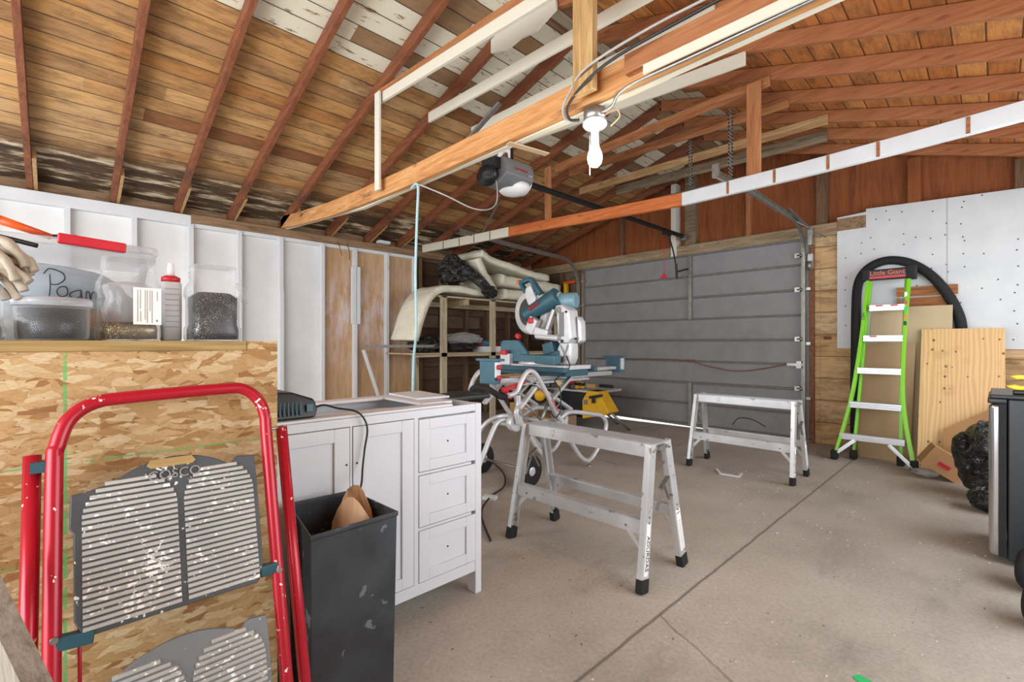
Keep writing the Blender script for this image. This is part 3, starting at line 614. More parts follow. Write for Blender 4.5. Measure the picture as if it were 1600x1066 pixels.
# wooden stir stick by the beam
tag(MB().bar((-1.93, 1.835, 2.235), (-1.87, 2.1, 2.228), .045, .006).build('stir_stick', 'cardlite', origin=(-1.9, 1.96, 2.22)), 'pale wooden paint stir stick nailed under the near tie beam', 'stick')
tag(MB().bar((-2.75, 2.2, 2.62), (-2.45, 2.25, 2.8), .035, .02).build('angle_bracket', 'galv', origin=(-2.6, 2.2, 2.7)), 'slotted steel angle sticking up behind the near tie beam', 'bracket')
# light
lt = thing('bulb_fixture', (-1.36, 1.86, 2.25), 'bare lit bulb in a white ceramic lampholder under the near tie beam', 'light')
LX, LY = -1.375, 1.895
kid(MB().lathe((LX, LY, 2.19), [(.055, 0), (.055, .055)], seg=8), 'junction_box', 'galv', lt)
kid(MB().lathe((LX, LY, 2.15), [(.018, -.028), (.022, -.004), (.05, .008), (.060, .02), (.058, .034), (.05, .042)], seg=24), 'lampholder', 'whiteplastic', lt)
kid(MB().cyl((LX, LY, 2.13), (LX, LY, 2.085), .02, 16), 'socket', 'whiteplastic', lt)
kid(MB().lathe((LX, LY, 1.965), [(.001, 0), (.018, .003), (.031, .018), (.037, .042), (.034, .065), (.022, .095), (.017, .12)], seg=24), 'bulb', 'bulb', lt)
kid(MB().tube([(LX - .03, LY, 2.13), (LX - .032, LY, 2.05), (LX - .03, LY, 1.935)], .0018, 6), 'pull_chain', 'whiteplastic', lt)
pl = bpy.data.lights.new('bulb_glow', 'POINT'); pl.energy = 3.5; pl.color = (1, .87, .7); pl.shadow_soft_size = .05
po = bpy.data.objects.new('bulb_glow', pl); COL.objects.link(po); po.location = (LX, LY - .02, 1.90)
# cables
tag(MB().tube([(-1.42, 1.83, 2.2), (-1.48, 1.81, 2.2), (-1.50, 1.8, 2.26), (-1.45, 1.79, 2.32), (-1.3, 1.735, 2.36), (-1.0, 1.78, 2.42), (-.6, 1.79, 2.42), (0, 1.79, 2.43), (1, 1.79, 2.45)], .006, 8).build('upper_cable', 'cordgrey', origin=(-1.4, 1.8, 2.3)), 'grey cable looping left of the bulb and running along the near tie beam', 'cable')
tag(MB().tube([(-1.42, 1.83, 2.19), (-1.46, 1.8, 2.2), (-1.43, 1.77, 2.26), (-1.2, 1.735, 2.33), (-.8, 1.78, 2.385), (0, 1.785, 2.4), (1, 1.785, 2.4)], .007, 8).build('lower_cable', 'cord', origin=(-1.4, 1.8, 2.3)), 'dark cable running just below the grey one on the near tie beam', 'cable')
tag(MB().tube([(-1.33, 1.88, 2.21), (-1.26, 1.87, 2.215), (-1.15, 1.82, 2.24), (-.8, 1.82, 2.245), (0, 1.82, 2.26), (1, 1.82, 2.27)], .0075, 8).build('conduit', 'galv', origin=(-1.2, 1.8, 2.25)), 'thin steel conduit running right from the bulb along the beam bottom', 'conduit')
tag(MB().tube([(-1.33, 1.9, 2.2), (-1.27, 1.91, 2.22), (-1.25, 1.92, 2.18), (-1.30, 1.92, 2.15)], .0035, 6).build('wire_loop', 'paper', origin=(-1.3, 1.9, 2.2)), 'small cream wire loop right of the white lampholder', 'wire')
tag(MB().tube([(-2.98, 1.86, 2.235), (-2.9, 1.85, 2.245), (-2.875, 1.85, 2.2), (-2.89, 1.85, 2.0), (-2.91, 1.85, 1.6), (-2.90, 1.85, 1.2), (-2.95, 1.86, .98), (-2.96, 1.86, .6), (-2.95, 1.87, .1), (-2.95, 1.9, .01)], .0095, 10).build('hanging_cord', 'cordblue', origin=(-2.9, 1.85, 2.24)), 'pale blue power cord hanging straight down from the near tie beam', 'cord')
kid(MB().tube([(-2.87, 1.85, 2.235), (-2.75, 2.0, 2.16), (-2.7, 2.2, 2.1), (-2.72, 2.38, 2.13), (-2.76, 2.5, 2.22), (-2.8, 2.54, 2.36), (-2.84, 2.56, 2.46)], .0055, 8), 'power_cord', 'cordgrey', op)
# ================================================================== OSB BENCH, near left
ob = thing('osb_bench', (-1.35, -.6, 0), 'strand board workbench side with lumber shelf edge, green marker lines', 'workbench')
kid(MB().box(-1.37, -1.35, -.75, .426, 0, 1.085), 'front_panel', 'osb', ob)
kid(MB().box(-1.372, -1.349, .352, .426, .0, 1.1065), 'corner_panel', 'osb', ob)
kid(MB().box(-2.0, -1.346, -.75, .351, 1.083, 1.1065), 'top_board', 'treated', ob, bevel=.002)
kid(MB().box(-2.0, -1.37, .40, .424, 0, 1.083), 'end_panel', 'osb', ob)
kid(MB().box(-2.0, -1.98, -.75, .40, 0, 1.083), 'back_panel', 'osb', ob)
TZ = 1.107
# vanity
vn = thing('vanity_cabinet', (-1.83, .9, 0), 'white shaker vanity cabinet with two doors and three drawers, no top', 'cabinet')
VX, VY0, VY1, VB = -1.6, .445, 1.352, -2.07
c = MB(); c.box(VX - .018, VX, VY0, VY1, .805, .835)           # top rail
c.box(VX - .018, VX, VY0, VY1 - .0, .10, .145)
c.box(VX - .018, VX, 1.012, 1.03, .145, .805).box(VX - .018, VX, VY0, .462, .1, .805).box(VX - .018, VX, .748, .755, .145, .805)
c.box(VX - .018, VX, 1.03, 1.30, .355, .365).box(VX - .018, VX, 1.03, 1.30, .575, .585)
kid(c, 'face_frame', 'white', vn)
kid(MB().box(VB, VX - .02, VY0, VY0 + .018, .1, .835).box(VB, VX - .02, VY1 - .02, VY1 - .002, .1, .835).box(VB, VB + .015, VY0, VY1, .1, .835).box(VB, VX - .02, VY0, VY1, .1, .12).box(VX - .045, VX - .03, VY0 + .02, VY1 - .02, .13, .80), 'carcass', 'white', vn)
for x0, x1 in ((VX - .052, VX + .003), (VB, VB + .05)):
    kid(MB().box(x0, x1, VY1 - .03, VY1 + .003, 0, .836), 'leg', 'white', vn, bevel=.002)
kid(MB().box(VX - .05, VX + .003, VY0 - .003, VY0 + .016, 0, .836), 'leg', 'white', vn, bevel=.002)
def shaker(name, y0, y1, z0, z1, st, knob):
    m = MB(); X = VX + .002; g = .003; y0 += g; y1 -= g; z0 += g; z1 -= g
    m.box(VX - .012, X + .0005, y0, y0 + st, z0, z1).box(VX - .012, X + .0005, y1 - st, y1, z0, z1).box(VX - .012, X + .0005, y0 + st, y1 - st, z0, z0 + st * .85).box(VX - .012, X + .0005, y0 + st, y1 - st, z1 - st * .85, z1)
    m.box(VX - .016, X - .008, y0 + st, y1 - st, z0 + st * .85, z1 - st * .85)
    o = kid(m, name, 'white', vn, bevel=.0012, seg=1)
    for ky, kz in knob:
        kid(MB().cyl((X - .001 if ky in () else X + .0008, ky, kz), (X + .0016, ky, kz), .0035, 10), 'knob_hole', 'ink', o)
shaker('door', .462, .748, .145, .805, .055, [])
shaker('door', .755, 1.012, .145, .805, .052, [])
for y in (.733, .772): kid(MB().cyl((VX + .002, y, .672), (VX + .0042, y, .672), .0038, 10), 'knob_hole', 'ink', vn)
for z0, z1 in ((.145, .355), (.365, .575), (.585, .80)):
    shaker('drawer', 1.03, 1.325, z0, z1, .05, [])
    kid(MB().cyl((VX - .007, 1.178, (z0 + z1) / 2), (VX - .0045, 1.178, (z0 + z1) / 2), .0038, 10), 'knob_hole', 'ink', vn)
tp = MB(); tp.box(VB, VB + .07, VY0, VY1 - .0, .836, .85).box(VX - .07, VX + .0, VY0, 1.2, .836, .846).box(VB + .07, VX - .07, 1.10, 1.25, .838, .85).box(VB + .07, VX - .07, VY0, VY0 + .05, .836, .846)
kid(tp, 'top_frame', 'white', vn, bevel=.002)
kid(MB().prism([(VX - .07, VY0 + .05, .838), (VX - .07, 1.1, .838), (VB + .07, 1.1, .80), (VB + .07, VY0 + .05, .80)], (0, 0, -.004)), 'inner_sheet', 'sink', vn)
tag(MB().prism([(-2.06, 1.16, .8515), (-1.78, 1.14, .8515), (-1.76, 1.30, .8515), (-2.06, 1.33, .8515)], (0, 0, .008)).build('loose_panel', 'white', origin=(-1.9, 1.2, .8515)), 'loose thin white panel lying on the back corner of the vanity top', 'panel')
# black charger on vanity
ch = thing('tool_charger', (-1.68, .52, .847), 'black vented charger with a cord on the left end of the white vanity', 'charger')
m = MB(); m.prism([(-1.62, .45, .8475), (-1.62, .635, .8475), (-1.625, .645, .875), (-1.63, .635, .91), (-1.65, .57, .935), (-1.65, .45, .943)], (-.17, 0, 0))
kid(m, 'body', 'black', ch, bevel=.008)
m = MB()
for k in range(11): m.box(-1.6195, -1.6165, .452 + k * .013, .457 + k * .013, .862, .905)
kid(m, 'vent_grille', 'tealdark', ch)
kid(MB().box(-1.6195, -1.617, .604, .625, .87, .895), 'blue_label', 'teal', ch)
kid(MB().lathe((-1.70, .482, .93), [(.033, 0), (.034, .04), (.028, .055), (.01, .06)], seg=16), 'dial_knob', 'black', ch, bevel=.002)
tag(MB().tube([(-1.66, .64, .875), (-1.64, .67, .885), (-1.62, .71, .872), (-1.585, .77, .855), (-1.575, .80, .80), (-1.575, .79, .72), (-1.56, .775, .66), (-1.5, .74, .62), (-1.47, .70, .55), (-1.46, .68, .42)], .0035, 8).build('charger_cord', 'cord', origin=(-1.6, .7, .86)), 'thin black cord hanging over the vanity front into the waste bin', 'cord')
# waste bin : tapered open box
bn = thing('waste_bin', (-1.39, .6, 0), 'tall dusty black plastic bin in front of the white vanity', 'bin')
TOPc = [(-1.242, .473), (-1.247, .730), (-1.535, .722), (-1.545, .52)]; ccx, ccy = -1.395, .61
def binring(f, z): return [(ccx + (x - ccx) * f, ccy + (y - ccy) * f, z) for x, y in TOPc]
m = MB()
rings = [binring(.93, .002), binring(.995, .585), binring(1.02, .588), binring(1.02, .6), binring(.975, .6), binring(.965, .585), binring(.90, .01)]
vs = [[m.bm.verts.new(p) for p in r_] for r_ in rings]
for a, b in zip(vs, vs[1:]):
    for k in range(4): m.bm.faces.new((a[k], a[(k + 1) % 4], b[(k + 1) % 4], b[k]))
m.bm.faces.new(vs[0][::-1]); m.bm.faces.new(vs[-1])
kid(m, 'bin_body', 'binblack', bn, bevel=.006)
pb = MB()
# crumpled paper: open kinked sleeve
def sleeve(cx, cy, z0, z1, rx, ry, tilt, seed):
    m = MB(); rr = []; n = 22
    for j in range(7):
        ring = []
        for k in range(n):
            a = 2 * math.pi * k / n; w = 1 + .16 * noise.noise(V((math.cos(a) * 2, math.sin(a) * 2, j * .5 + seed))); z = z0 + (z1 - z0) * j / 6 + (.05 * math.sin(a * 2 + seed) if j > 4 else 0)
            ring.append(m.bm.verts.new((cx + rx * w * math.cos(a) + tilt[0] * j / 6, cy + ry * w * math.sin(a) + tilt[1] * j / 6, z)))
        rr.append(ring)
    for a, b in zip(rr, rr[1:]):
        for k in range(n): m.bm.faces.new((a[k], a[(k + 1) % n], b[(k + 1) % n], b[k]))
    return m
o = tag(sleeve(-1.36, .64, .40, .595, .075, .055, (-.03, .02), 3).build('paper_bag', 'paper', origin=(-1.36, .64, .4)), 'crumpled open kraft paper bag sticking out of the black bin', 'paper bag')
sm = o.modifiers.new('thick', 'SOLIDIFY'); sm.thickness = .002
# ------------------------------------------------------------------ red step stool leaning on the bench
st = thing('step_stool', (-1.12, .19, 0), 'folded red tubular step stool with black ribbed treads, paint spattered', 'step stool')
def lean(y, z, off=0): return (-1.30 + (1.0 - z) * .27 + off, y, z)
YL, YRr = -.004, .374
kid(MB().tube([lean(YL - .004, .02), lean(YL - .003, .5), lean(YL, .85), lean(YL + .004, .90), lean(YL + .022, .95), lean(YL + .06, .978), lean(YL + .12, .985), lean(.28, .991), lean(YRr - .045, .988), lean(YRr - .014, .962), lean(YRr, .92), lean(YRr, .86), lean(YRr, .5), lean(YRr, .02)], .0135, 14), 'front_frame', 'redtube', st)
kid(MB().tube([lean(-.034, .885, -.018), lean(-.038, .5, -.02), lean(-.045, .02, -.02)], .0135, 12, smooth=False), 'rear_leg', 'redtube', st)
kid(MB().tube([lean(.416, .885, -.018), lean(.418, .5, -.02), lean(.42, .02, -.02)], .0135, 12, smooth=False), 'rear_leg', 'redtube', st)
kid(MB().cbox(lean(-.022, .865, -.008), (.025, .03, .02)), 'frame_clip', 'tealdark', st)
kid(MB().cyl(lean(.374, .885), lean(.42, .885, -.018), .004, 8), 'pivot_pin', 'galv', st)
kid(MB().cyl(lean(.38, .88, -.01), lean(.38, .2, -.01), .003, 8).cyl(lean(.03, .75, -.012), lean(.03, .3, -.012), .003, 8), 'link_rod', 'redtube', st)
def tread(z0, z1, arch, y0, y1, mplate, name_text, zt_l, zt_r):
    """hanging tread plate: outline in (y,z) on the leaning plane"""
    out = [(y0, z0 + .03), (y0 + .015, z0), (y1 - .01, z0), (y1 + .004, z0 + .035), (y1 + .004, z1 - .05), (y1 + .002, z1), (y1 - .035, z1 + .004)]
    n = 14
    for k in range(n + 1):
        u = k / n; y = y1 - .05 + (y0 + .06 - (y1 - .05)) * u; out.append((y, z1 - .012 + arch * math.sin(math.pi * u) ** .8))
    out += [(y0 + .02, z1 - .022), (y0 - .004, z1 - .024), (y0 - .006, z1 - .085), (y0, z1 - .095)]
    return out
def plate(z0, z1, arch, mplate, ribs, txt):
    y0, y1 = .022, .338; off = .0
    out = tread(z0, z1, arch, y0, y1, mplate, txt, 0, 0)
    m = MB(); P = [lean(y, z, off) for y, z in out]
    m.prism(P, (.012, 0, .003)); pl_ = kid(m, 'tread_plate', mplate, st, bevel=.003)
    # two ribbed pads with arched tops
    for a, b in ((y0 + .012, .185), (.197, y1 - .006)):
        rb = MB(); z = z0 + .014; cy = (a + b) / 2; hw = (b - a) / 2
        while z < z1 - .020 + arch * .45:
            # arched limit
            lim = 1.0; top = z1 - .072
            if z > top:
                q = (z - top) / (.055 + arch * .45); lim = math.sqrt(max(0, 1 - q * q))
            if lim > .12:
                rb.hexa([V(lean(yy, zz, off + xo)) for xo in (.011, .0165) for yy, zz in ((cy - hw * lim, z), (cy + hw * lim, z), (cy + hw * lim, z + .0062), (cy - hw * lim, z + .0062))])
            z += .0108
        kid(rb, 'grip_pad', 'tread', pl_)
    return pl_
p1 = plate(.555, .83, .035, 'plateblk', 1, True)
hs = kid(MB().prism([lean(y, z, .0125) for y, z in [(.135, .842), (.142, .836), (.215, .836), (.222, .842), (.215, .853), (.142, .853)]], (.0025, 0, 0)), 'handle_slot', 'treated', p1)
text('maker_lettering', 'COSCO', .027, 'inkgrey', p1, lean(.183, .820, .0165), (0, 1, 0), (-.26, 0, 1), .0008)
p2 = plate(.20, .485, .03, 'plateblk2', 1, False)
kid(MB().bar(lean(-.004, .56, .003), lean(.05, .555, .003), .02, .025), 'hinge_arm', 'tealdark', st, bevel=.003); kid(MB().bar(lean(.335, .575, .003), lean(.374, .575, .003), .02, .025), 'hinge_arm', 'tealdark', st, bevel=.003)
for y in (-.004, .374): kid(MB().cyl(lean(y, .57, .012), lean(y, .57, .017), .006, 12), 'rivet', 'galv', st)
# weathered board bottom left
tag(MB().bar((-1.15, -.10, .735), (-.62, .20, .02), .03, .075, up=(1, .4, .2)).build('weathered_plank', 'weathered', origin=(-.9, 0, .3)), 'weathered grey wooden plank leaning at the bottom left corner', 'plank')
# ------------------------------------------------------------------ items on the bench
# tote
tt = thing('storage_tote', (-1.75, .0, TZ), 'large translucent storage tote with red latch, marked in pen, behind the jars', 'storage box')
def ringbox(x0, x1, y0, y1, z, r=.03, n=5):
    pts = []
    for cx, cy, a0 in ((x1 - r, y1 - r, 0), (x0 + r, y1 - r, 90), (x0 + r, y0 + r, 180), (x1 - r, y0 + r, 270)):
        for k in range(n): a = R(a0 + 90 * k / (n - 1)); pts.append((cx + r * math.cos(a), cy + r * math.sin(a), z))
    return pts
def shell(rings, mat, name, par, thick=0):
    m = MB(); vs = [[m.bm.verts.new(p) for p in r_] for r_ in rings]; n = len(rings[0])
    for a, b in zip(vs, vs[1:]):
        for k in range(n):
            f = m.bm.faces.new((a[k], a[(k + 1) % n], b[(k + 1) % n], b[k])); f.smooth = True
    m.bm.faces.new(vs[0][::-1]); return kid(m, name, mat, par)
shell([ringbox(-1.93, -1.575, -.20, .155, TZ), ringbox(-1.96, -1.555, -.23, .175, TZ + .2), ringbox(-1.975, -1.54, -.245, .19, TZ + .205), ringbox(-1.975, -1.54, -.245, .19, TZ + .225)], 'frost', 'tub', tt)
kid(MB().prism(ringbox(-1.98, -1.535, -.25, .195, TZ + .226), (0, 0, .018)), 'lid', 'frost', tt, bevel=.004)
kid(MB().bar((-1.528, -.0, TZ + .240), (-1.528, .125, TZ + .232), .02, .024), 'red_latch', 'red', tt, bevel=.004)
kid(MB().blob((-1.70, -.03, TZ + .09), (.12, .19, .10), .25, 2.5, 4, 5, True), 'blue_contents', 'bluebag', tt)
kid(MB().cbox((-1.6, .04, TZ + .055), (.02, .16, .05), (0, 0, 5)), 'brown_card', 'card', tt)
def pen(pts, nm='pen_marking'):
    pts = [(-.03 + (y + .03) * .85 - .008, z + .012) for y, z in pts]
    return kid(MB().tube([(-1.5555 - (TZ + .2 - z) * .1 + .003, y, z) for y, z in pts], .0013, 6), nm, 'ink', tt)
ty = -.03
pen([(ty + .03, TZ + .145), (ty + .031, TZ + .115), (ty + .028, TZ + .085)])
pen([(ty + .018, TZ + .145), (ty + .03, TZ + .158), (ty + .055, TZ + .15), (ty + .06, TZ + .135), (ty + .045, TZ + .122), (ty + .032, TZ + .122)])
pen([(ty + .062, TZ + .118), (ty + .05, TZ + .116), (ty + .044, TZ + .104), (ty + .052, TZ + .094), (ty + .064, TZ + .098), (ty + .066, TZ + .11), (ty + .062, TZ + .118)])
pen([(ty + .095, TZ + .112), (ty + .08, TZ + .108), (ty + .07, TZ + .10), (ty + .078, TZ + .09), (ty + .092, TZ + .096), (ty + .094, TZ + .110), (ty + .096, TZ + .088)])
pen([(ty + .105, TZ + .088), (ty + .106, TZ + .108), (ty + .112, TZ + .106), (ty + .115, TZ + .09), (ty + .118, TZ + .106), (ty + .127, TZ + .107), (ty + .130, TZ + .088), (ty + .138, TZ + .096)])
# orange flashlight on the tote
fl = thing('orange_torch', (-1.6, -.06, 1.352), 'orange handled tool with chrome cap lying on the tote lid', 'torch')
kid(MB().cyl((-1.56, -.105, 1.382), (-1.58, -.01, 1.356), .011, 16, .007), 'grip', 'orange', fl)
kid(MB().cyl((-1.557, -.125, 1.388), (-1.56, -.098, 1.380), .013, 16), 'chrome_cap', 'chrome', fl)
kid(MB().tube([(-1.58, -.01, 1.357), (-1.60, .03, 1.366), (-1.60, .05, 1.36)], .005, 8), 'black_loop', 'black', fl)
def jar(x, y, r, h, label, fillmat, fh, name='plastic_jar', handle=True, power=5):
    t = thing(name, (x, y, TZ), label, 'jar', 'jars on the bench')
    kid(MB().lathe((x, y, TZ + .0005), [(r * .93, 0), (r, .006), (r, h * .16), (r * .93, h * .2), (r * .93, h * .55), (r, h * .6), (r * .98, h * .7), (r * .80, h * .80), (r * .80, h * .84), (r * .84, h * .86), (r * .80, h * .88), (r * .84, h * .91), (r * .80, h * .94), (r * .82, h)], seg=48, power=power), 'jar_wall', 'clear', t)
    kid(MB().lathe((x, y, TZ + .004), [(r * .88, 0), (r * .9, h * .12), (r * .84, h * .2), (r * .85, fh * .9), (r * .6, fh), (.001, fh * 1.02)], seg=40, power=power), 'contents', fillmat, t)
    if handle:
        kid(MB().tube([(x + r * .3, y + r * .95, TZ + h * .62), (x + r * .3, y + r * 1.25, TZ + h * .55), (x + r * .3, y + r * 1.2, TZ + h * .68), (x + r * .3, y + r * .8, TZ + h * .78)], .007, 8), 'grip_handle', 'clear', t)
    return t
j1 = jar(-1.47, .124, .061, .195, 'clear square jar of brass screws with a printed white label', 'washers', .032, handle=False)
lb = kid(MB().box(-1.4075, -1.4055, .128, .181, TZ + .038, TZ + .125), 'paper_label', 'label', j1)
m = MB()
for yy, za, zb in ((.136, .045, .12), (.141, .075, .12), (.1415, .045, .07), (.150, .05, .12), (.154, .042, .12), (.159, .07, .12), (.163, .042, .12), (.173, .095, .118)): m.box(-1.4055, -1.4048, yy - .0006, yy + .0006, TZ + za, TZ + zb)
m.box(-1.4055, -1.4048, .1705, .1745, TZ + .045, TZ + .050)
kid(m, 'label_print', 'inkgrey', lb)
kid(MB().lathe((-1.47, .124, TZ + .04), [(.045, 0), (.05, .03), (.042, .06), (.05, .09), (.03, .1)], seg=30), 'clear_wrapping', 'clearbag', j1)
jar(-1.49, .305, .062, .20, 'clear handled jar full of dark nails at the right end of the bench', 'nails', .125)
j3 = thing('round_container', (-1.41, -.006, TZ), 'low round clear lidded tub of dark hardware in front of the tote', 'container', None)
kid(MB().lathe((-1.41, -.006, TZ + .0005), [(.055, 0), (.058, .005), (.060, .07)], seg=40), 'tub_wall', 'clear', j3)
kid(MB().lathe((-1.41, -.006, TZ + .003), [(.052, 0), (.054, .02), (.054, .064), (.001, .065)], seg=40), 'contents', 'darkfill', j3)
kid(MB().lathe((-1.41, -.006, TZ + .072), [(.063, 0), (.064, .012), (.060, .018), (.057, .016), (.001, .016)], seg=40), 'lid', 'frost', j3)
bt = thing('glue_bottle', (-1.50, .213, TZ), 'pale grey squeeze bottle with red collar and white nozzle', 'bottle')
kid(MB().lathe((-1.50, .213, TZ + .0005), [(.020, 0), (.0225, .004), (.0225, .148), (.020, .152)], seg=32, power=4), 'bottle_body', plain('pale_grey_plastic', 'c4c8cb', .4), bt)
m = MB()
for k in range(8): m.box(-1.478, -1.4768, .198, .228, TZ + .035 + k * .014, TZ + .0365 + k * .014)
kid(m, 'ridge_marks', 'inkgrey', bt)
kid(MB().lathe((-1.50, .213, TZ + .1525), [(.0205, 0), (.021, .012), (.012, .017)], seg=24), 'red_collar', 'red', bt)
kid(MB().lathe((-1.50, .213, TZ + .170), [(.009, 0), (.008, .018), (.006, .032)], seg=16), 'nozzle', 'whiteplastic', bt)
j4 = jar(-1.40, -.135, .06, .15, 'clear jar of brown liquid at the photo left edge under the gloves', 'brownliq', .05, handle=False)
def glove(cx, cy, cz, seed, label, rot):
    m = MB(); m.blob((cx, cy - .03, cz), (.035, .055, .028), .2, 2.5, 4, seed)
    for k in range(5):
        a = (cx + .012 - k * .006, cy - .01, cz + .02 - k * .012); L_ = (.055, .07, .065, .055, .04)[k]; w = .006 * math.sin(k * 2.1 + seed)
        m.tube([a, (a[0] + .012, a[1] + L_ * .5, a[2] + .002 + w), (a[0] + .018, a[1] + L_ * .85, a[2] - .016), (a[0] + .020, a[1] + L_ * 1.05, a[2] - .040 - w)], .0095, 10, r2=.0075)
    m.tube([(cx + .02, cy - .04, cz - .01), (cx + .035, cy - .01, cz - .03), (cx + .035, cy + .01, cz - .055)], .010, 10, r2=.008)
    for v in m.bm.verts: v.co += noise.noise_vector(v.co * 45) * .0045
    return tag(m.build('work_glove', 'glove', origin=(cx, cy, cz)), label, 'glove', 'canvas work gloves')
glove(-1.40, -.095, 1.280, 1, 'cream canvas work glove draped over the left jar, upper one', 0)
glove(-1.385, -.105, 1.25, 2, 'cream canvas work glove hanging lower over the left jar', 0)
tag(MB().tube([(-1.40, -.17, 1.318), (-1.40, -.1, 1.318), (-1.42, -.03, 1.308)], .005, 8).build('glove_cuff_strap', 'black', origin=(-1.4, -.1, 1.31)), 'black band lying across the canvas gloves', 'band')
# ================================================================== WORK BENCH HORSES
def horse():
    t = thing('work_platform', (-1.49, 2.03, 0), 'large near aluminium work platform with dented top rails', 'work platform', 'aluminium folding work platforms')
    X0, X1 = -1.915, -1.10; TY0, TY1 = 1.965, 2.10; T = .635
    def foot(x, sy): return V((x, 1.85 if sy < 0 else 2.235, 0))
    def top(x, sy): return V((x, TY0 if sy < 0 else TY1, T))
    for sx, x in ((-1, X0), (1, X1)):
        for sy in (-1, 1):
            a = foot(x + sx * .02, sy); b = top(x, sy); d = (b - a).normalized()
            m = MB(); n = V((1, 0, 0)); s_ = d.cross(n)
            # C-channel : web + two flanges
            w, h = .052, .026
            m.bar(a + d * .05 + n * (-sx * 0), b, .004, w, up=s_)
            m.bar(a + d * .05 + n * (-sx * h / 2) + s_ * (w / 2), b + n * (-sx * h / 2) + s_ * (w / 2), h, .004, up=s_)
            m.bar(a + d * .05 + n * (-sx * h / 2) - s_ * (w / 2), b + n * (-sx * h / 2) - s_ * (w / 2), h, .004, up=s_)
            lg = kid(m, 'leg', 'alu', t)
            kid(MB().bar(a + n * (-sx * .012), a + d * .062 + n * (-sx * .012), .036, .06, up=s_), 'rubber_foot', 'blackmat', lg, bevel=.005)
            kid(MB().cyl(a + d * .3 + n * (sx * .002), a + d * .3 + n * (sx * .006), .005, 8).cyl(b - d * .03 + n * (sx * .002), b - d * .03 + n * (sx * .006), .006, 8).cyl(a + d * .325 + n * (sx * .002), a + d * .325 + n * (sx * .006), .005, 8), 'rivets', 'galvdark', lg)
    # top rails and grooved deck
    for y in (TY0 - .004, TY1 + .004): kid(MB().box(X0 + .004, X1 - .004, y - .006, y + .006, T - .062, T + .002), 'top_rail', 'alu', t, bevel=.002)
    m = MB().box(X0, X1, TY0, TY1, T - .006, T)
    for k in range(9): m.box(X0, X1, TY0 + .008 + k * .0145, TY0 + .014 + k * .0145, T, T + .004)
    kid(m, 'deck', 'alubright', t)
    for sy in (-1, 1):
        f = .43; pa = foot(X0, sy).lerp(top(X0, sy), f); pb = foot(X1, sy).lerp(top(X1, sy), f)
        m = MB(); m.box(X0 + .01, X1 - .01, pa.y - .018, pa.y + .018, pa.z + .025, pa.z + .031)
        m.box(X0 + .01, X1 - .01, pa.y + sy * .018 - .002, pa.y + sy * .018 + .002, pa.z - .03, pa.z + .031)
        for k in range(4): m.box(X0 + .01, X1 - .01, pa.y - .014 + k * .009, pa.y - .010 + k * .009, pa.z + .031, pa.z + .034)
        kid(m, 'step', 'alu', t)
        for x, s2 in ((X0, 1), (X1, -1)):
            kid(MB().bar((x + s2 * .01, pa.y + sy * .016, pa.z - .1), (x + s2 * .09, pa.y + sy * .016, pa.z - .012), .022, .004, up=(0, 1, 0)), 'gusset_brace', 'alu', t)
            kid(MB().cyl((x + s2 * .09, pa.y + sy * .018, pa.z - .006), (x + s2 * .09, pa.y + sy * .024, pa.z - .006), .006, 8), 'bolt', 'galvdark', t)
    for x, s2 in ((X0, -1), (X1, 1)):
        kid(MB().bar((x + s2 * .012, TY0 + .01, .335), (x + s2 * .014, 2.033, .45), .003, .014, up=(1, 0, 0)).bar((x + s2 * .012, TY1 - .01, .36), (x + s2 * .014, 2.033, .45), .003, .014, up=(1, 0, 0)).bar((x + s2 * .016, 2.0, .43), (x + s2 * .016, 2.07, .475), .003, .022, up=(1, 0, 0)), 'spreader', 'galv', t)
        kid(MB().cbox((x + s2 * .006, (TY0 + TY1) / 2, T - .022), (.006, .06, .018)).cyl((x + s2 * .002, TY0 + .02, T - .02), (x + s2 * .01, TY0 + .02, T - .02), .009, 12).cyl((x + s2 * .002, TY1 - .02, T - .02), (x + s2 * .01, TY1 - .02, T - .02), .009, 12), 'lock_latch', 'galv', t)
    # decals on the +x end
    fa, fb = foot(X1 + .02, -1), top(X1, -1); d = (fb - fa).normalized(); s_ = V((1, 0, 0)).cross(d)
    c0 = fa + d * .17 + V((.0045, 0, 0))
    dl = kid(MB().bar(fa + d * .075 + V((.003, 0, 0)), fa + d * .30 + V((.003, 0, 0)), .0015, .03, up=s_), 'maker_sticker', 'label', t)
    text('maker_lettering', 'ADURDAS', .033, 'ink', dl, c0, -d, s_ * -1 if s_.y < 0 else s_, .0005)
    fa, fb = foot(X1 + .02, 1), top(X1, 1); d = (fb - fa).normalized(); s_ = V((1, 0, 0)).cross(d)
    dl = kid(MB().bar(fa + d * .09 + V((.003, 0, 0)), fa + d * .30 + V((.003, 0, 0)), .0015, .038, up=s_), 'warning_sticker', 'label', t)
    m = MB()
    for k in range(14): m.bar(fa + d * (.10 + k * .011) + V((.0042, 0, 0)) - s_ * .014, fa + d * (.10 + k * .011) + V((.0042, 0, 0)) + s_ * .014, .0004, .002, up=d)
    m.bar(fa + d * .283 + V((.0042, 0, 0)) - s_ * .014, fa + d * .283 + V((.0042, 0, 0)) + s_ * .014, .0004, .007, up=d)
    kid(m, 'sticker_print', 'inkgrey', dl)
    return t
h1 = horse(); h2 = copy_tree(h1); h2.location.x -= .015; h2.location.y += 2.24
h2['label'] = 'aluminium work platform farther back, standing before the garage door'
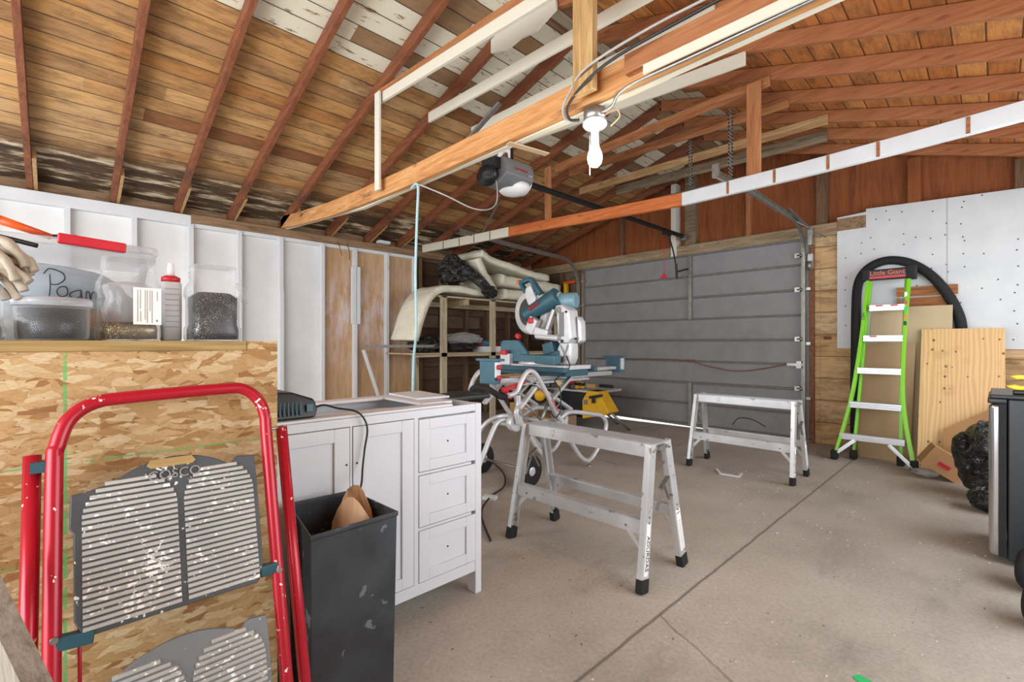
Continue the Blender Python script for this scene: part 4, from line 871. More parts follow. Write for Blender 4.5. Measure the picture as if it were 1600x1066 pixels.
# ================================================================== LADDER
ld = thing('step_ladder', (-.8, 5.4, 0), 'lime green step ladder with flared legs leaning by the white board', 'ladder')
def lp(x, z, off=0): return V((x, 5.32 + z * .22 + off, z))
LT = 1.80
lpts = [(-1.085, .02), (-1.015, .35), (-.965, .65), (-.93, 1.0), (-.905, 1.35), (-.885, 1.72)]
rpts = [(-.505, .02), (-.565, .35), (-.597, .65), (-.60, 1.0), (-.592, 1.35), (-.575, 1.72)]
prof = [(-.04, -.012), (.04, -.012), (.04, .012), (-.04, .012)]
for pts in (lpts, rpts):
    s_ = kid(MB().sweep([(-.013, -.036), (.013, -.036), (.013, .036), (-.013, .036)], [lp(x, z) for x, z in catmull([(x, z, 0) for x, z in pts], 3) and [(p.x, p.y) for p in catmull([(x, z, 0) for x, z in pts], 3)]], up=(0, 1, 0)), 'side_rail', 'green', ld, bevel=.002)
for pts in ([(-.96, .02), (-.93, .6), (-.90, 1.2), (-.87, 1.7)], [(-.61, .02), (-.62, .6), (-.61, 1.2), (-.60, 1.7)]):
    kid(MB().sweep([(-.012, -.03), (.012, -.03), (.012, .03), (-.012, .03)], [lp(x, z, .13 - z * .05) for x, z in pts], up=(0, 1, 0)), 'rear_rail', 'green', ld, bevel=.002)
for x, z, o_ in ((-1.085, 0, 0), (-.505, 0, 0), (-.96, 0, .13), (-.61, 0, .13)):
    kid(MB().cbox((x, 5.32 + o_, .045), (.055, .075, .09)), 'rubber_foot', 'blackmat', ld, bevel=.012)
RG = [(1.455, -.862, -.60, 2), (1.165, -.90, -.605, 1), (.86, -.935, -.61, 0), (.54, -.985, -.60, 0), (.225, -1.05, -.57, 0)]
for z, xa, xb, nred in RG:
    y = 5.32 + z * .22; m = MB().box(xa, xb, y - .045, y + .035, z - .012, z + .012) if z > .3 else MB().box(xa, xb, y - .035, y + .02, z - .028, z + .028)
    if z > .3: m.box(xa, xb, y - .048, y - .042, z - .045, z - .028).box(xa, xb, y - .04, y - .036, z - .03, z - .01)
    rg = kid(m, 'rung', 'alubright', ld, bevel=.002)
    for k in range(nred):
        q = xa + .05 + k * .11; kid(MB().box(q, q + .055, y - .0475, y - .0455, z - .004, z + .009), 'red_sticker', 'red', rg)
for (xa, za), (xb, zb) in (((-1.065, .07), (-.93, .20)), ((-.515, .03), (-.68, .195))):
    kid(MB().bar(lp(xa, za, -.03), lp(xb, zb, -.04), .004, .035, up=(0, 1, 0)).bar(lp(xa, za, -.02), lp(xb, zb, -.03), .03, .004, up=(0, 1, 0)), 'foot_brace', 'alubright', ld)
cp = kid(MB().cbox((-.73, 5.32 + .39, 1.762), (.37, .10, .1)), 'top_cap', 'black', ld, bevel=.012)
kid(MB().cbox((-.56, 5.32 + .385, 1.765), (.07, .11, .13)).cbox((-.90, 5.32 + .385, 1.765), (.06, .11, .11)), 'cap_end', 'blackmat', ld, bevel=.01)
kid(MB().cbox((-.735, 5.32 + .338, 1.733), (.27, .004, .022)), 'red_stripe', 'red', cp)
text('maker_lettering', 'Little Giant', .058, 'orange', cp, (-.735, 5.32 + .3375, 1.775), (1, 0, 0), (0, 0, 1), .001)
text('side_lettering', 'M22', .04, 'ink', ld, (-.908, 5.32 + 1.36 * .22 - .044, 1.36), (0, 0, -1), (1, 0, 0), .0005)
for z, mt in ((1.47, 'red'), (1.41, 'greentape'), (1.34, 'orange'), (1.28, 'ink'), (1.55, 'galv')):
    kid(MB().cbox((-.592, 5.32 + z * .22 - .0385, z), (.022, .002, .05)), 'rail_sticker', mt, ld)
kid(MB().bar(lp(-.87, 1.42, .02), lp(-.885, 1.15, .06), .03, .004), 'latch_bracket', 'alubright', ld)
# hose
hp = [(-1.03, 5.93, .03), (-1.035, 5.95, .5), (-1.03, 5.95, 1.0), (-1.025, 5.95, 1.45), (-1.01, 5.95, 1.70), (-.95, 5.95, 1.84), (-.84, 5.95, 1.915), (-.72, 5.95, 1.925), (-.58, 5.95, 1.87), (-.44, 5.95, 1.74), (-.33, 5.95, 1.56), (-.26, 5.95, 1.38), (-.235, 5.95, 1.22), (-.23, 5.93, .9), (-.23, 5.93, .03)]
hz = tag(MB().tube(hp, .042, 14).build('black_hose', 'blackmat', origin=(-.7, 5.95, 0)), 'thick black hose arching over the top of the green ladder', 'hose')
# boards leaning on back wall
def leanboard(name, x0, x1, y0, y1, h, th, mat, label, cat, xs=0):
    m = MB(); m.prism([(x0, y0, .002), (x1, y0, .002), (x1 + xs, y1, h), (x0 + xs, y1, h)], (0, th, 0))
    return tag(m.build(name, mat, origin=((x0 + x1) / 2, y0, 0)), label, cat)
leanboard('hardboard_sheet', -.96, -.56, 5.60, 5.79, 1.10, .01, 'hardboard', 'brown flattened cardboard sheet leaning right behind the green ladder', 'cardboard', .02)
leanboard('pale_board', -.90, -.30, 5.73, 5.885, 1.455, .008, 'cardlite', 'tall pale tan board behind the ladder, left of the plywood', 'board', .01)
leanboard('plywood_sheet', -.50, .04, 5.44, 5.83, 1.235, .015, 'plywood', 'knotty plywood sheet leaning on the back wall right of the ladder', 'plywood', 0)
bb = thing('plank_pair', (-.47, 5.95, 1.45), 'two short red-brown planks fixed on the white board behind the hose', 'planks')
kid(MB().box(-.70, -.26, 5.965, 5.985, 1.56, 1.65), 'upper_plank', 'redplank', bb); kid(MB().box(-.66, -.27, 5.965, 5.985, 1.43, 1.545).box(-.70, -.68, 5.965, 5.985, 1.43, 1.55), 'lower_plank', 'redplank', bb)
# ------------------------------------------------------------------ wall mark
tag(MB().cbox((-1.29, YB - .02, 1.16), (.07, .02, .03)).cyl((-1.31, YB - .03, 1.16), (-1.27, YB - .04, 1.16), .012, 10).build('wall_bracket', 'rust', origin=(-1.29, YB - .02, 1.16)), 'small rusty bracket on the tan boards right of the garage door', 'bracket')
# fridge
fr = thing('mini_fridge', (.25, 3.62, 0), 'black mini fridge with a stainless door edge at the right side', 'fridge')
kid(MB().box(.032, .55, 3.37, 3.87, .03, .825), 'fridge_body', 'fridgeblk', fr, bevel=.008)
kid(MB().box(-.035, .024, 3.375, 3.865, .035, .80), 'fridge_door', 'chrome', fr, bevel=.022, seg=4)
kid(MB().box(.0, .028, 3.372, 3.868, .04, .80), 'door_gasket', 'blackmat', fr)
kid(MB().box(-.03, .55, 3.365, 3.875, .825, .845), 'top_panel', 'fridgeblk', fr, bevel=.006)
kid(MB().box(-.038, .03, 3.372, 3.868, .80, .826), 'top_trim', 'black', fr, bevel=.006)
for y in (3.42, 3.82): kid(MB().cyl((.08, y, 0), (.08, y, .03), .02, 12).cyl((.5, y, 0), (.5, y, .03), .02, 12), 'foot', 'blackmat', fr)
# yellow clamp on fridge
yc = thing('yellow_cutter', (.12, 3.5, .845), 'yellow C shaped tool lying on the black fridge', 'tool')
kid(MB().prism([(.02 + .055 + .06 * math.cos(R(a)) , 3.44, .905 + .038 * math.sin(R(a))) for a in range(-150, 131, 20)] + [(.08 + .03 * math.cos(R(a)), 3.44, .905 + .017 * math.sin(R(a))) for a in range(120, -151, -20)], (0, .04, 0)), 'yellow_jaw', 'yellowlite', yc, bevel=.006)
kid(MB().cbox((.12, 3.46, .856), (.14, .06, .02)), 'black_base', 'black', yc, bevel=.006)
kid(MB().cbox((.16, 3.46, .90), (.08, .04, .06)), 'yellow_body', 'yellowlite', yc, bevel=.01)
# two dark wheels at the right edge
def wheel(x, y, r, label, w=.07):
    t = thing('rubber_wheel', (x, y, 0), label, 'wheel', 'dark rubber wheels')
    kid(MB().lathe((x - .015, y, r), [(r * .3, -w / 2 - .002), (r * .55, -w / 2), (r * .85, -w * .42), (r, -w * .2), (r, w * .2), (r * .85, w * .42), (r * .5, w / 2), (r * .3, w / 2 + .002)], (1, -.35, 0), 32), 'tyre', 'blackmat', t)
    kid(MB().lathe((x - .015, y, r), [(r * .28, -w / 2 - .006), (r * .3, w / 2 + .004)], (1, -.35, 0), 20), 'hub', 'black', t)
wheel(.128, 2.74, .092, 'nearer of two dark rubber wheels at the right photo edge'); wheel(.118, 3.12, .095, 'dark rubber wheel at the right edge, beside the fridge foot')
# cardboard box + bags by the fridge
bx = thing('cardboard_box', (-.3, 5.2, 0), 'tilted brown cardboard box under the black bag, red print', 'box')
bc = MB(); bc.cbox((-.31, 5.17, .135), (.26, .2, .17), (0, 33, 12)); kid(bc, 'carton', 'card', bx)
kid(MB().cbox((-.33, 5.07, .17), (.10, .004, .02), (0, 33, 12)).cbox((-.30, 5.065, .125), (.08, .004, .03), (0, 33, 12)), 'red_print', 'red', bx)
leanboard('cardboard_flap', -.33, .1, 5.33, 5.5, .34, .006, 'card', 'brown cardboard sheet edge standing behind the black garbage bag', 'cardboard')
bpy.data.objects['cardboard_flap'].data.vertices[3].co.z += .02
for v in bpy.data.objects['cardboard_flap'].data.vertices:
    if v.co.z > .2 and v.co.x > 0: v.co.z += .33
tag(MB().blob((-.055, 4.72, .28), (.165, .19, .25), .45, 1.5, 5, 4, True).build('garbage_bag', 'bag', origin=(-.1, 4.72, 0)), 'big shiny black garbage bag slumped between plywood and fridge', 'bag')
tag(MB().blob((-.04, 4.38, .08), (.10, .10, .08), .35, 2, 4, 9, True).build('garbage_bag', 'bag', origin=(-.03, 4.42, 0)), 'small black bag on the floor in front of the big one', 'bag')
# ================================================================== SHELF UNIT in the left corner
sh = thing('lumber_shelf', (-5.35, 4.5, 0), 'rough white lumber shelving unit in the back left corner', 'shelf')
for x, y in ((-5.0, 3.6), (-5.0, 4.45), (-5.0, 5.85), (-5.66, 3.6)):
    kid(MB().box(x - .02, x + .02, y - .045, y + .045, 0, 1.72), 'post', 'shelf', sh, bevel=.003)
kid(MB().box(-5.68, -4.98, 3.15, 5.95, .96, .98), 'shelf_board', 'shelf_y', sh); kid(MB().box(-5.02, -4.98, 3.15, 5.95, .93, .965), 'shelf_edge', 'shelf_y', sh)
kid(MB().box(-5.68, -4.98, 3.52, 5.95, 1.70, 1.72), 'shelf_board', 'shelf_y', sh)
kid(MB().box(-5.68, -5.02, 4.0, 4.04, 1.62, 1.7).box(-5.6, -5.56, 3.6, 5.9, 1.62, 1.69), 'cross_rail', 'shelf_y', sh)
# grey metal bar poking out
tag(MB().box(-5.13, -5.05, 2.58, 3.7, 1.05, 1.085).build('metal_bar', 'galvdark', origin=(-5.1, 3.1, 1.05)), 'long grey metal bar sticking out left from the lumber shelf', 'bar')
tag(MB().bar((-5.62, 2.80, 1.02), (-5.55, 3.05, .2), .02, .06, up=(1, 0, 0)).build('leaning_slat', 'white_paint', origin=(-5.6, 2.9, 0)), 'white painted slat leaning against the tan wall panels', 'slat')
tag(MB().cbox((XL + .02, 3.12, 2.445), (.09, .16, .035)).build('white_block', 'white_paint', origin=(XL + .02, 3.12, 2.42)), 'small white wood block lying on the left wall plate', 'block')
def strip(name, path, halfw, th, mat, label, seed):
    """thick soft batt swept along a path in the y-z plane, width along x"""
    m = MB(); P = catmull(path, 6); n = len(P); w = 12; top = []; bot = []
    for i, p in enumerate(P):
        d = (P[min(i + 1, n - 1)] - P[max(i - 1, 0)]).normalized(); nn = V((-1, 0, 0)).cross(d).normalized()
        if nn.z < 0 and abs(nn.z) > .2: nn = -nn
        ra, rb = [], []
        for j in range(w + 1):
            x = p.x + halfw * (2 * j / w - 1); k = noise.fractal(V((x * 5, p.y * 5, p.z * 5 + seed)), 1, 2, 3) * .02; e = 1 - .25 * abs(2 * j / w - 1) ** 6
            ra.append(m.bm.verts.new(V((x + k, p.y, p.z)) + nn * (th / 2 * e + k))); rb.append(m.bm.verts.new(V((x + k, p.y, p.z)) - nn * (th / 2 * e - k * .5)))
        top.append(ra); bot.append(rb)
    def q(a, b, c_, d_): f = m.bm.faces.new((a, b, c_, d_)); f.smooth = True
    for i in range(n - 1):
        for j in range(w):
            q(top[i][j], top[i][j + 1], top[i + 1][j + 1], top[i + 1][j]); q(bot[i][j], bot[i + 1][j], bot[i + 1][j + 1], bot[i][j + 1])
        q(top[i][0], top[i + 1][0], bot[i + 1][0], bot[i][0]); q(top[i][w], bot[i][w], bot[i + 1][w], top[i + 1][w])
    for i in (0, n - 1):
        for j in range(w): q(top[i][j], bot[i][j], bot[i][j + 1], top[i][j + 1])
    return tag(m.build(name, mat, origin=P[n // 2]), label, 'insulation', 'cream insulation batts')
strip('insulation_batt', [(-5.26, 4.35, 1.80), (-5.26, 3.95, 1.82), (-5.25, 3.6, 1.81), (-5.23, 3.38, 1.68), (-5.21, 3.24, 1.42), (-5.2, 3.14, 1.14)], .27, .10, 'batt', 'cream insulation batt draped down over the left end of the shelf', 1)
strip('insulation_batt', [(-5.22, 4.62, 1.82), (-5.22, 5.1, 1.82), (-5.2, 5.8, 1.81)], .30, .15, 'batt', 'lowest cream insulation batt in the pile on the shelf', 4)
strip('insulation_batt', [(-5.22, 4.56, 2.02), (-5.22, 5.1, 2.0), (-5.22, 5.85, 1.98)], .30, .16, 'batt', 'upper folded insulation batt in the pile, stretching to the door track', 7)
strip('insulation_batt', [(-5.25, 4.22, 2.36), (-5.25, 4.6, 2.26), (-5.22, 5.2, 2.17), (-5.22, 5.6, 2.13)], .28, .10, 'batt', 'tilted insulation batt on top of the pile beside the black bag', 9)
strip('insulation_batt', [(-5.2, 4.14, 2.27), (-5.2, 4.27, 2.02), (-5.2, 4.42, 1.82)], .28, .13, 'batt', 'insulation batt end folded over the front of the pile', 12)
m = MB(); m.blob((-5.15, 3.86, 2.09), (.20, .21, .18), .5, 1.6, 5, 2, True)
m.tube([(-5.0, 3.95, 2.1), (-4.9, 4.1, 1.97), (-4.87, 4.25, 1.84), (-4.86, 4.32, 1.76)], .085, 14, r2=.06); m.blob((-4.87, 4.28, 1.81), (.06, .12, .08), .5, 2, 4, 6, True)
tag(m.build('black_bag', 'bag', origin=(-5.1, 4.0, 1.9)), 'glossy black bag draped between insulation batts on the shelf top', 'bag')
# stuff on lower shelf
tag(MB().blob((-5.2, 3.5, 1.085), (.14, .26, .10), .5, 2, 4, 21, True).build('black_bag', 'bag', origin=(-5.2, 3.6, .98)), 'black bag at the left on the lower lumber shelf', 'bag')
tag(MB().blob((-5.15, 3.98, 1.06), (.13, .24, .065), .5, 2, 4, 22, True).build('black_bag', 'bag', origin=(-5.1, 4.0, .98)), 'black bag under the clear plastic on the lower shelf', 'bag')
tag(MB().blob((-5.12, 4.0, 1.17), (.12, .30, .07), .7, 2.5, 4, 23, True).build('clear_plastic', 'clearbag', origin=(-5.1, 4.1, 1.1)), 'crumpled clear plastic wrap heaped on the lower shelf', 'plastic wrap')
ty_ = thing('tool_tray', (-5.1, 4.7, .98), 'white tray on the lower shelf right of the plastic wrap', 'tray')
kid(MB().box(-5.25, -4.99, 4.3, 5.05, .981, 1.06), 'tray_box', 'white_paint', ty_)
def drill(x, y, z, mbody, mgrip, label, rz=0, grp='handheld power tools', s=1):
    t = thing('power_tool', (x, y, z), label, 'power tool', grp); c_, s_ = math.cos(R(rz)), math.sin(R(rz))
    def q(a, b, c2): return (x + (a * c_ - b * s_) * s, y + (a * s_ + b * c_) * s, z + c2 * s)
    kid(MB().cyl(q(0, -.09, .045), q(0, .07, .045), .038 * s, 18).cyl(q(0, .07, .045), q(0, .12, .045), .024 * s, 16, .016 * s), 'motor_body', mbody, t, bevel=.003)
    kid(MB().bar(q(0, -.05, .03), q(-.12, -.08, .025), .035 * s, .04 * s), 'grip', mgrip, t, bevel=.006)
    kid(MB().cbox(q(-.14, -.085, .03), (.06 * s, .1 * s, .06 * s), (0, 0, rz)), 'battery', 'black', t, bevel=.006)
    return t
drill(-5.05, 4.42, 1.062, 'teal', 'red', 'teal cordless tool in the white tray, left one', 0); drill(-5.06, 4.75, 1.062, 'teal', 'red', 'teal and red cordless tool in the white tray, right one', 10)
# orange level hung near door
og = thing('orange_clamp', (-4.85, 5.9, 1.9), 'orange clamp hanging on the wall left of the garage door', 'clamp')
kid(MB().box(-4.95, -4.7, 5.95, 5.98, 2.07, 2.11), 'clamp_bar', 'orange', og); kid(MB().box(-4.92, -4.86, 5.93, 5.98, 1.85, 2.07), 'clamp_jaw', 'yellow', og)
# ================================================================== MITRE SAW STAND
ms = thing('saw_stand', (-2.8, 3.0, 0), 'silver tubular wheeled stand holding the mitre saw', 'saw stand')
def T(path, r, name, mat='silver', smooth=True, **k): return kid(MB().tube(path, r, 12, smooth=smooth), name, mat, ms, **k)
for X in (-2.52,):
    T([(X, 2.40, .714), (X, 2.486, .737), (X, 2.548, .83), (X, 2.618, .886), (X, 2.698, .858), (X, 2.787, .751), (X, 2.967, .501), (X, 3.05, .44), (X, 3.12, .36)], .019, 'bent_handle_tube')
T([(-2.55, 2.44, .712), (-2.55, 2.36, .705), (-2.6, 2.27, .765), (-2.75, 2.28, .77), (-2.9, 2.36, .73)], .022, 'rubber_grip', 'blackmat')
T([(-2.9, 2.36, .73), (-2.95, 2.39, .74), (-2.95, 2.434, .825), (-2.95, 2.502, .874), (-2.95, 2.572, .818), (-2.95, 2.66, .70), (-2.95, 2.853, .469), (-2.95, 3.1, .3)], .019, 'bent_handle_tube')
T([(-2.75, 2.22, .02), (-2.75, 2.352, .24), (-2.75, 2.46, .43), (-2.74, 2.52, .49), (-2.7, 2.60, .495)], .02, 'leg')
T([(-3.1, 2.35, .02), (-3.08, 2.5, .24), (-3.0, 2.6, .43), (-2.9, 2.7, .49), (-2.7, 2.68, .495)], .02, 'leg')
kid(MB().lathe((-2.66, 2.60, .475), [(.065, -.03), (.07, -.02), (.07, .02), (.065, .03)], (1, 0, 0), 20), 'pivot_plate', 'silver', ms)
T([(-2.60, 2.59, .47), (-2.60, 2.56, .56), (-2.60, 2.585, .62), (-2.6, 2.58, .70)], .02, 'brace_tube')
T([(-2.6, 2.64, .45), (-2.6, 2.80, .253), (-2.6, 2.95, .12)], .018, 'brace_tube')
T([(-2.55, 2.98, .42), (-2.55, 3.06, .49), (-2.55, 3.18, .512), (-2.55, 3.47, .465), (-2.55, 3.62, .43), (-2.55, 3.69, .36), (-2.55, 3.67, .27), (-2.55, 3.58, .16), (-2.55, 3.47, .07), (-2.55, 3.38, .06), (-2.55, 3.28, .13), (-2.55, 3.14, .29), (-2.55, 3.0, .42)], .019, 'foot_loop')
T([(-3.0, 2.98, .42), (-3.0, 3.2, .50), (-3.0, 3.5, .45), (-3.0, 3.66, .36), (-3.0, 3.55, .14), (-3.0, 3.4, .06), (-3.0, 3.2, .2), (-3.0, 3.0, .42)], .019, 'foot_loop')
kid(MB().cyl((-2.55, 3.43, .045), (-2.55, 3.43, .012), .006, 8).cyl((-2.55, 3.43, .012), (-2.55, 3.43, 0), .02, 14), 'levelling_foot', 'galv', ms)
for X in (-2.57, -2.98):
    kid(MB().bar((X, 3.23, .84), (X, 2.93, .63), .025, .045, up=(1, 0, 0)).bar((X, 2.93, .63), (X, 3.0, .42), .025, .045, up=(1, 0, 0)), 'scissor_arm', 'alubright', ms, bevel=.004)
    kid(MB().bar((X - .05, 2.66, .84), (X - .05, 3.26, .52), .025, .04, up=(1, 0, 0)).bar((X - .05, 3.26, .52), (X - .05, 3.1, .5), .02, .035, up=(1, 0, 0)), 'scissor_arm', 'alubright', ms, bevel=.004)
    kid(MB().bar((X, 2.56, .6), (X, 2.74, .75), .025, .05, up=(1, 0, 0)), 'scissor_arm', 'silver', ms, bevel=.004)
kid(MB().cyl((-2.6, 2.6, .68), (-2.6, 2.88, .44), .008, 8).cyl((-2.62, 2.95, .62), (-2.62, 2.86, .42), .013, 8), 'gas_strut', 'galv', ms)
text('maker_lettering', 'BOSCH', .04, 'red', ms, (-2.498, 2.90, .60), (0, .58, -.81), (0, .81, .58), .0005)
kid(MB().cyl((-3.05, 2.72, .42), (-2.5, 2.72, .42), .016, 12).cyl((-3.05, 3.02, .43), (-2.5, 3.02, .43), .018, 12), 'cross_tube', 'silver', ms)
for X in (-2.50, -3.06):
    wh = kid(MB().lathe((X, 2.60, .125), [(.062, -.035), (.10, -.035), (.123, -.02), (.125, 0), (.123, .02), (.10, .035), (.062, .035)], (1, 0, 0), 32), 'wheel_tyre', 'blackmat', ms)
    kid(MB().lathe((X, 2.60, .125), [(.02, -.04), (.062, -.025), (.062, .025), (.02, .04)], (1, 0, 0), 20), 'wheel_rim', 'silver', wh)
kid(MB().cyl((-3.06, 2.6, .125), (-2.5, 2.6, .125), .01, 10), 'axle', 'galvdark', ms)
# main beam rails
kid(MB().box(-2.86, -2.80, 2.45, 3.95, .79, .83).box(-2.72, -2.66, 2.45, 3.95, .79, .83).box(-2.9, -2.6, 2.6, 3.5, .77, .79), 'beam_rail', 'alubright', ms, bevel=.003)
kid(MB().box(-2.83, -2.69, 3.5, 4.12, .84, .87), 'extension_rail', 'alu', ms, bevel=.003)
for y, s_ in ((2.40, 1), (4.10, -1)):
    kid(MB().cbox((-2.73, y, .885), (.17, .06, .19 if y < 3 else .15)).box(-2.85, -2.60, y - .04, y + .04, .965 if y < 3 else .955, .985 if y < 3 else .975), 'work_support', 'teal', ms, bevel=.004)
    kid(MB().cbox((-2.64, y, .90), (.02, .05, .12)), 'support_face', 'silver', ms, bevel=.003)
kid(MB().lathe((-2.625, 2.40, .92), [(.018, 0), (.02, .012), (.01, .02)], (1, 0, 0), 14).lathe((-2.625, 2.40, .84), [(.018, 0), (.02, .012), (.01, .02)], (1, 0, 0), 14), 'red_knob', 'red', ms)
kid(MB().bar((-2.54, 2.36, .755), (-2.56, 2.62, .80), .035, .035, up=(0, 0, 1), w2=.02, h2=.025).bar((-2.55, 2.40, .74), (-2.55, 2.46, .69), .03, .03), 'release_lever', 'red', ms, bevel=.006)
kid(MB().cbox((-2.5, 3.28, .85), (.05, .07, .04)), 'clamp_lever', 'red', ms, bevel=.006)
# saw
sw = thing('mitre_saw', (-2.8, 3.1, .84), 'teal and silver sliding mitre saw with large blade guard raised', 'mitre saw')
kid(MB().prism([(-3.18, 2.93, .885), (-2.42, 2.93, .885), (-2.42, 3.28, .885), (-3.18, 3.28, .885)], (0, 0, .035)).lathe((-2.8, 3.08, .92), [(.21, 0), (.21, .02), (.20, .028)], seg=36), 'base_table', 'silver', sw, bevel=.004)
kid(MB().box(-3.22, -2.38, 2.88, 2.93, .865, .905).box(-3.22, -2.38, 3.28, 3.32, .865, .905).box(-3.22, -2.42, 2.95, 3.24, .8305, .884), 'base_edge', 'tealdark', sw, bevel=.006)
kid(MB().prism([(-3.2, 2.95, .925), (-3.2, 2.95, 1.10), (-3.17, 2.95, 1.13), (-2.98, 2.95, 1.13), (-2.86, 2.95, 1.02), (-2.86, 2.95, .95)], (0, .03, 0)), 'fence', 'teal', sw, bevel=.004)
kid(MB().prism([(-2.90, 2.89, .93), (-2.90, 2.89, 1.005), (-2.5, 2.89, 1.0), (-2.5, 2.89, .93)], (0, .09, 0)), 'front_housing', 'teal', sw, bevel=.006)
kid(MB().cbox((-3.1, 2.93, .96), (.12, .05, .10)), 'fence_support', 'silver', sw, bevel=.004)
kid(MB().cbox((-3.1, 2.90, 1.02), (.07, .05, .04)), 'red_clamp', 'red', sw, bevel=.006)
BC = V((-2.93, 3.09, 1.385))
gd = MB(); pts = []
for a in range(-60, 241, 10): pts.append((BC.x + .205 * math.cos(R(a + 90)), 3.07, BC.z + .205 * math.sin(R(a + 90))))
gd.lathe(BC, [(.19, -.03), (.205, -.02), (.205, .03), (.19, .035), (.10, .037)], (0, 1, 0), 40)
kid(gd, 'blade_guard', plain('clear_grey_guard', 'b5b5b2', .25), sw)
kid(MB().lathe(BC + V((.0, -.032, 0)), [(.135, -.003), (.135, .003)], (0, 1, 0), 36), 'saw_blade', plain('dark_blade_disc', '4a4645', .35, .6), sw)
kid(MB().lathe(BC + V((0, -.036, 0)), [(.03, -.008), (.035, 0), (.035, .01)], (0, 1, 0), 20), 'arbor_washer', 'silver', sw)
kid(MB().prism([(BC.x - .04, 3.03, 1.53), (BC.x - .03, 3.03, 1.60), (BC.x + .03, 3.03, 1.62), (BC.x + .10, 3.03, 1.50), (BC.x + .06, 3.03, 1.42), (BC.x - .0, 3.03, 1.45)], (0, .08, 0)), 'upper_guard', 'silver', sw, bevel=.008)
# D handle
m = MB(); m.bar((-3.06, 3.07, 1.655), (-2.93, 3.07, 1.685), .06, .04).bar((-2.93, 3.07, 1.685), (-2.80, 3.07, 1.53), .06, .04).bar((-3.06, 3.07, 1.66), (-2.98, 3.07, 1.56), .05, .035).bar((-2.99, 3.07, 1.575), (-2.84, 3.07, 1.54), .06, .05)
kid(m, 'handle', 'tealdark', sw, bevel=.012)
kid(MB().cbox((-3.07, 3.07, 1.668), (.03, .062, .03)), 'red_trigger', 'orange', sw, bevel=.005)
# motor
kid(MB().cyl((-2.93, 3.00, 1.35), (-2.60, 3.06, 1.50), .055, 20, .085), 'gear_case', 'tealdark', sw, bevel=.01)
kid(MB().cyl((-2.66, 3.10, 1.46), (-2.47, 3.15, 1.465), .074, 24, .068).cyl((-2.76, 3.06, 1.45), (-2.64, 3.10, 1.46), .065, 24, .076), 'motor', 'teallite', sw, bevel=.014)
kid(MB().cyl((-2.65, 3.10, 1.46), (-2.61, 3.11, 1.462), .080, 24), 'motor_band', 'silver', sw)
text('maker_lettering', 'BOSCH', .036, 'red', sw, (-2.78, 2.945, 1.42), (.9, 0, .42), (-.42, 0, .9), .006)
kid(MB().cbox((-2.84, 3.0, 1.26), (.10, .06, .14), (0, 30, 0)).cbox((-2.76, 3.02, 1.20), (.2, .07, .07), (0, 12, 0)).cbox((-2.66, 3.04, 1.30), (.035, .05, .2), (0, 25, 0)).cyl((-2.8, 3.0, 1.165), (-2.55, 3.0, 1.145), .025, 12), 'linkage', 'silver', sw, bevel=.008)
kid(MB().cbox((-2.83, 2.97, 1.30), (.05, .04, .05)).cbox((-2.99, 2.97, 1.165), (.05, .04, .04), (0, 30, 0)), 'red_lever', 'red', sw, bevel=.008)
kid(MB().prism([(-2.586, 3.0, 1.42), (-2.514, 3.0, 1.425), (-2.442, 3.0, 1.38), (-2.413, 3.0, 1.14), (-2.442, 3.0, 1.10), (-2.557, 3.0, 1.10), (-2.564, 3.0, 1.25)], (0, .13, 0)), 'upper_arm', 'silver', sw, bevel=.015)
kid(MB().box(-2.53, -2.49, 2.985, 2.999, 1.16, 1.36), 'arm_recess', 'greyplastic', sw, bevel=.004)
kid(MB().prism([(-2.420, 3.08, 1.33), (-2.384, 3.08, 1.28), (-2.377, 3.08, 1.12), (-2.413, 3.08, 1.10)], (0, .08, 0)), 'arm_cover', 'silver', sw, bevel=.012)
pa = [(-2.550, 3.02, 1.11), (-2.434, 3.02, 1.11), (-2.434, 3.02, .98), (-2.463, 3.02, .925), (-2.521, 3.02, .925), (-2.578, 3.02, .98), (-2.578, 3.02, 1.06)]
kid(MB().prism(pa, (0, .11, 0)), 'lower_arm', 'silver', sw, bevel=.015)
kid(MB().bar((-2.542, 3.012, 1.09), (-2.456, 3.012, .96), .008, .012, up=(0, 1, 0)).bar((-2.456, 3.012, 1.09), (-2.514, 3.012, .96), .008, .012, up=(0, 1, 0)).cyl((-2.506, 3.02, .965), (-2.506, 3.005, .965), .018, 12), 'arm_ribs', 'galv', sw)
kid(MB().cyl((-2.550, 2.99, 1.15), (-2.550, 3.14, 1.15), .03, 16).cyl((-2.542, 2.99, 1.38), (-2.542, 3.14, 1.38), .028, 16), 'arm_pivot', 'galvdark', sw)
kid(MB().cyl((-2.505, 3.0, 1.12), (-2.505, 2.99, 1.12), .014, 12).cyl((-2.575, 3.0, 1.34), (-2.575, 2.99, 1.34), .01, 12).cyl((-2.46, 3.0, 1.36), (-2.46, 2.99, 1.36), .01, 12).cyl((-2.40, 3.05, 1.14), (-2.40, 3.04, 1.14), .01, 12), 'arm_bolts', 'black', sw)
kid(MB().cbox((-2.66, 3.05, 1.06), (.12, .12, .10), (0, -15, 0)).cbox((-2.62, 3.05, .99), (.14, .10, .1)), 'slide_bracket', 'tealdark', sw, bevel=.01)
kid(MB().tube([(-2.46, 3.0, 1.0), (-2.40, 2.96, .90), (-2.50, 2.90, .80), (-2.53, 3.0, .72), (-2.50, 2.97, .55), (-2.5, 2.9, .5), (-2.5, 2.85, .56)], .005, 8), 'power_cord', 'cord', sw)
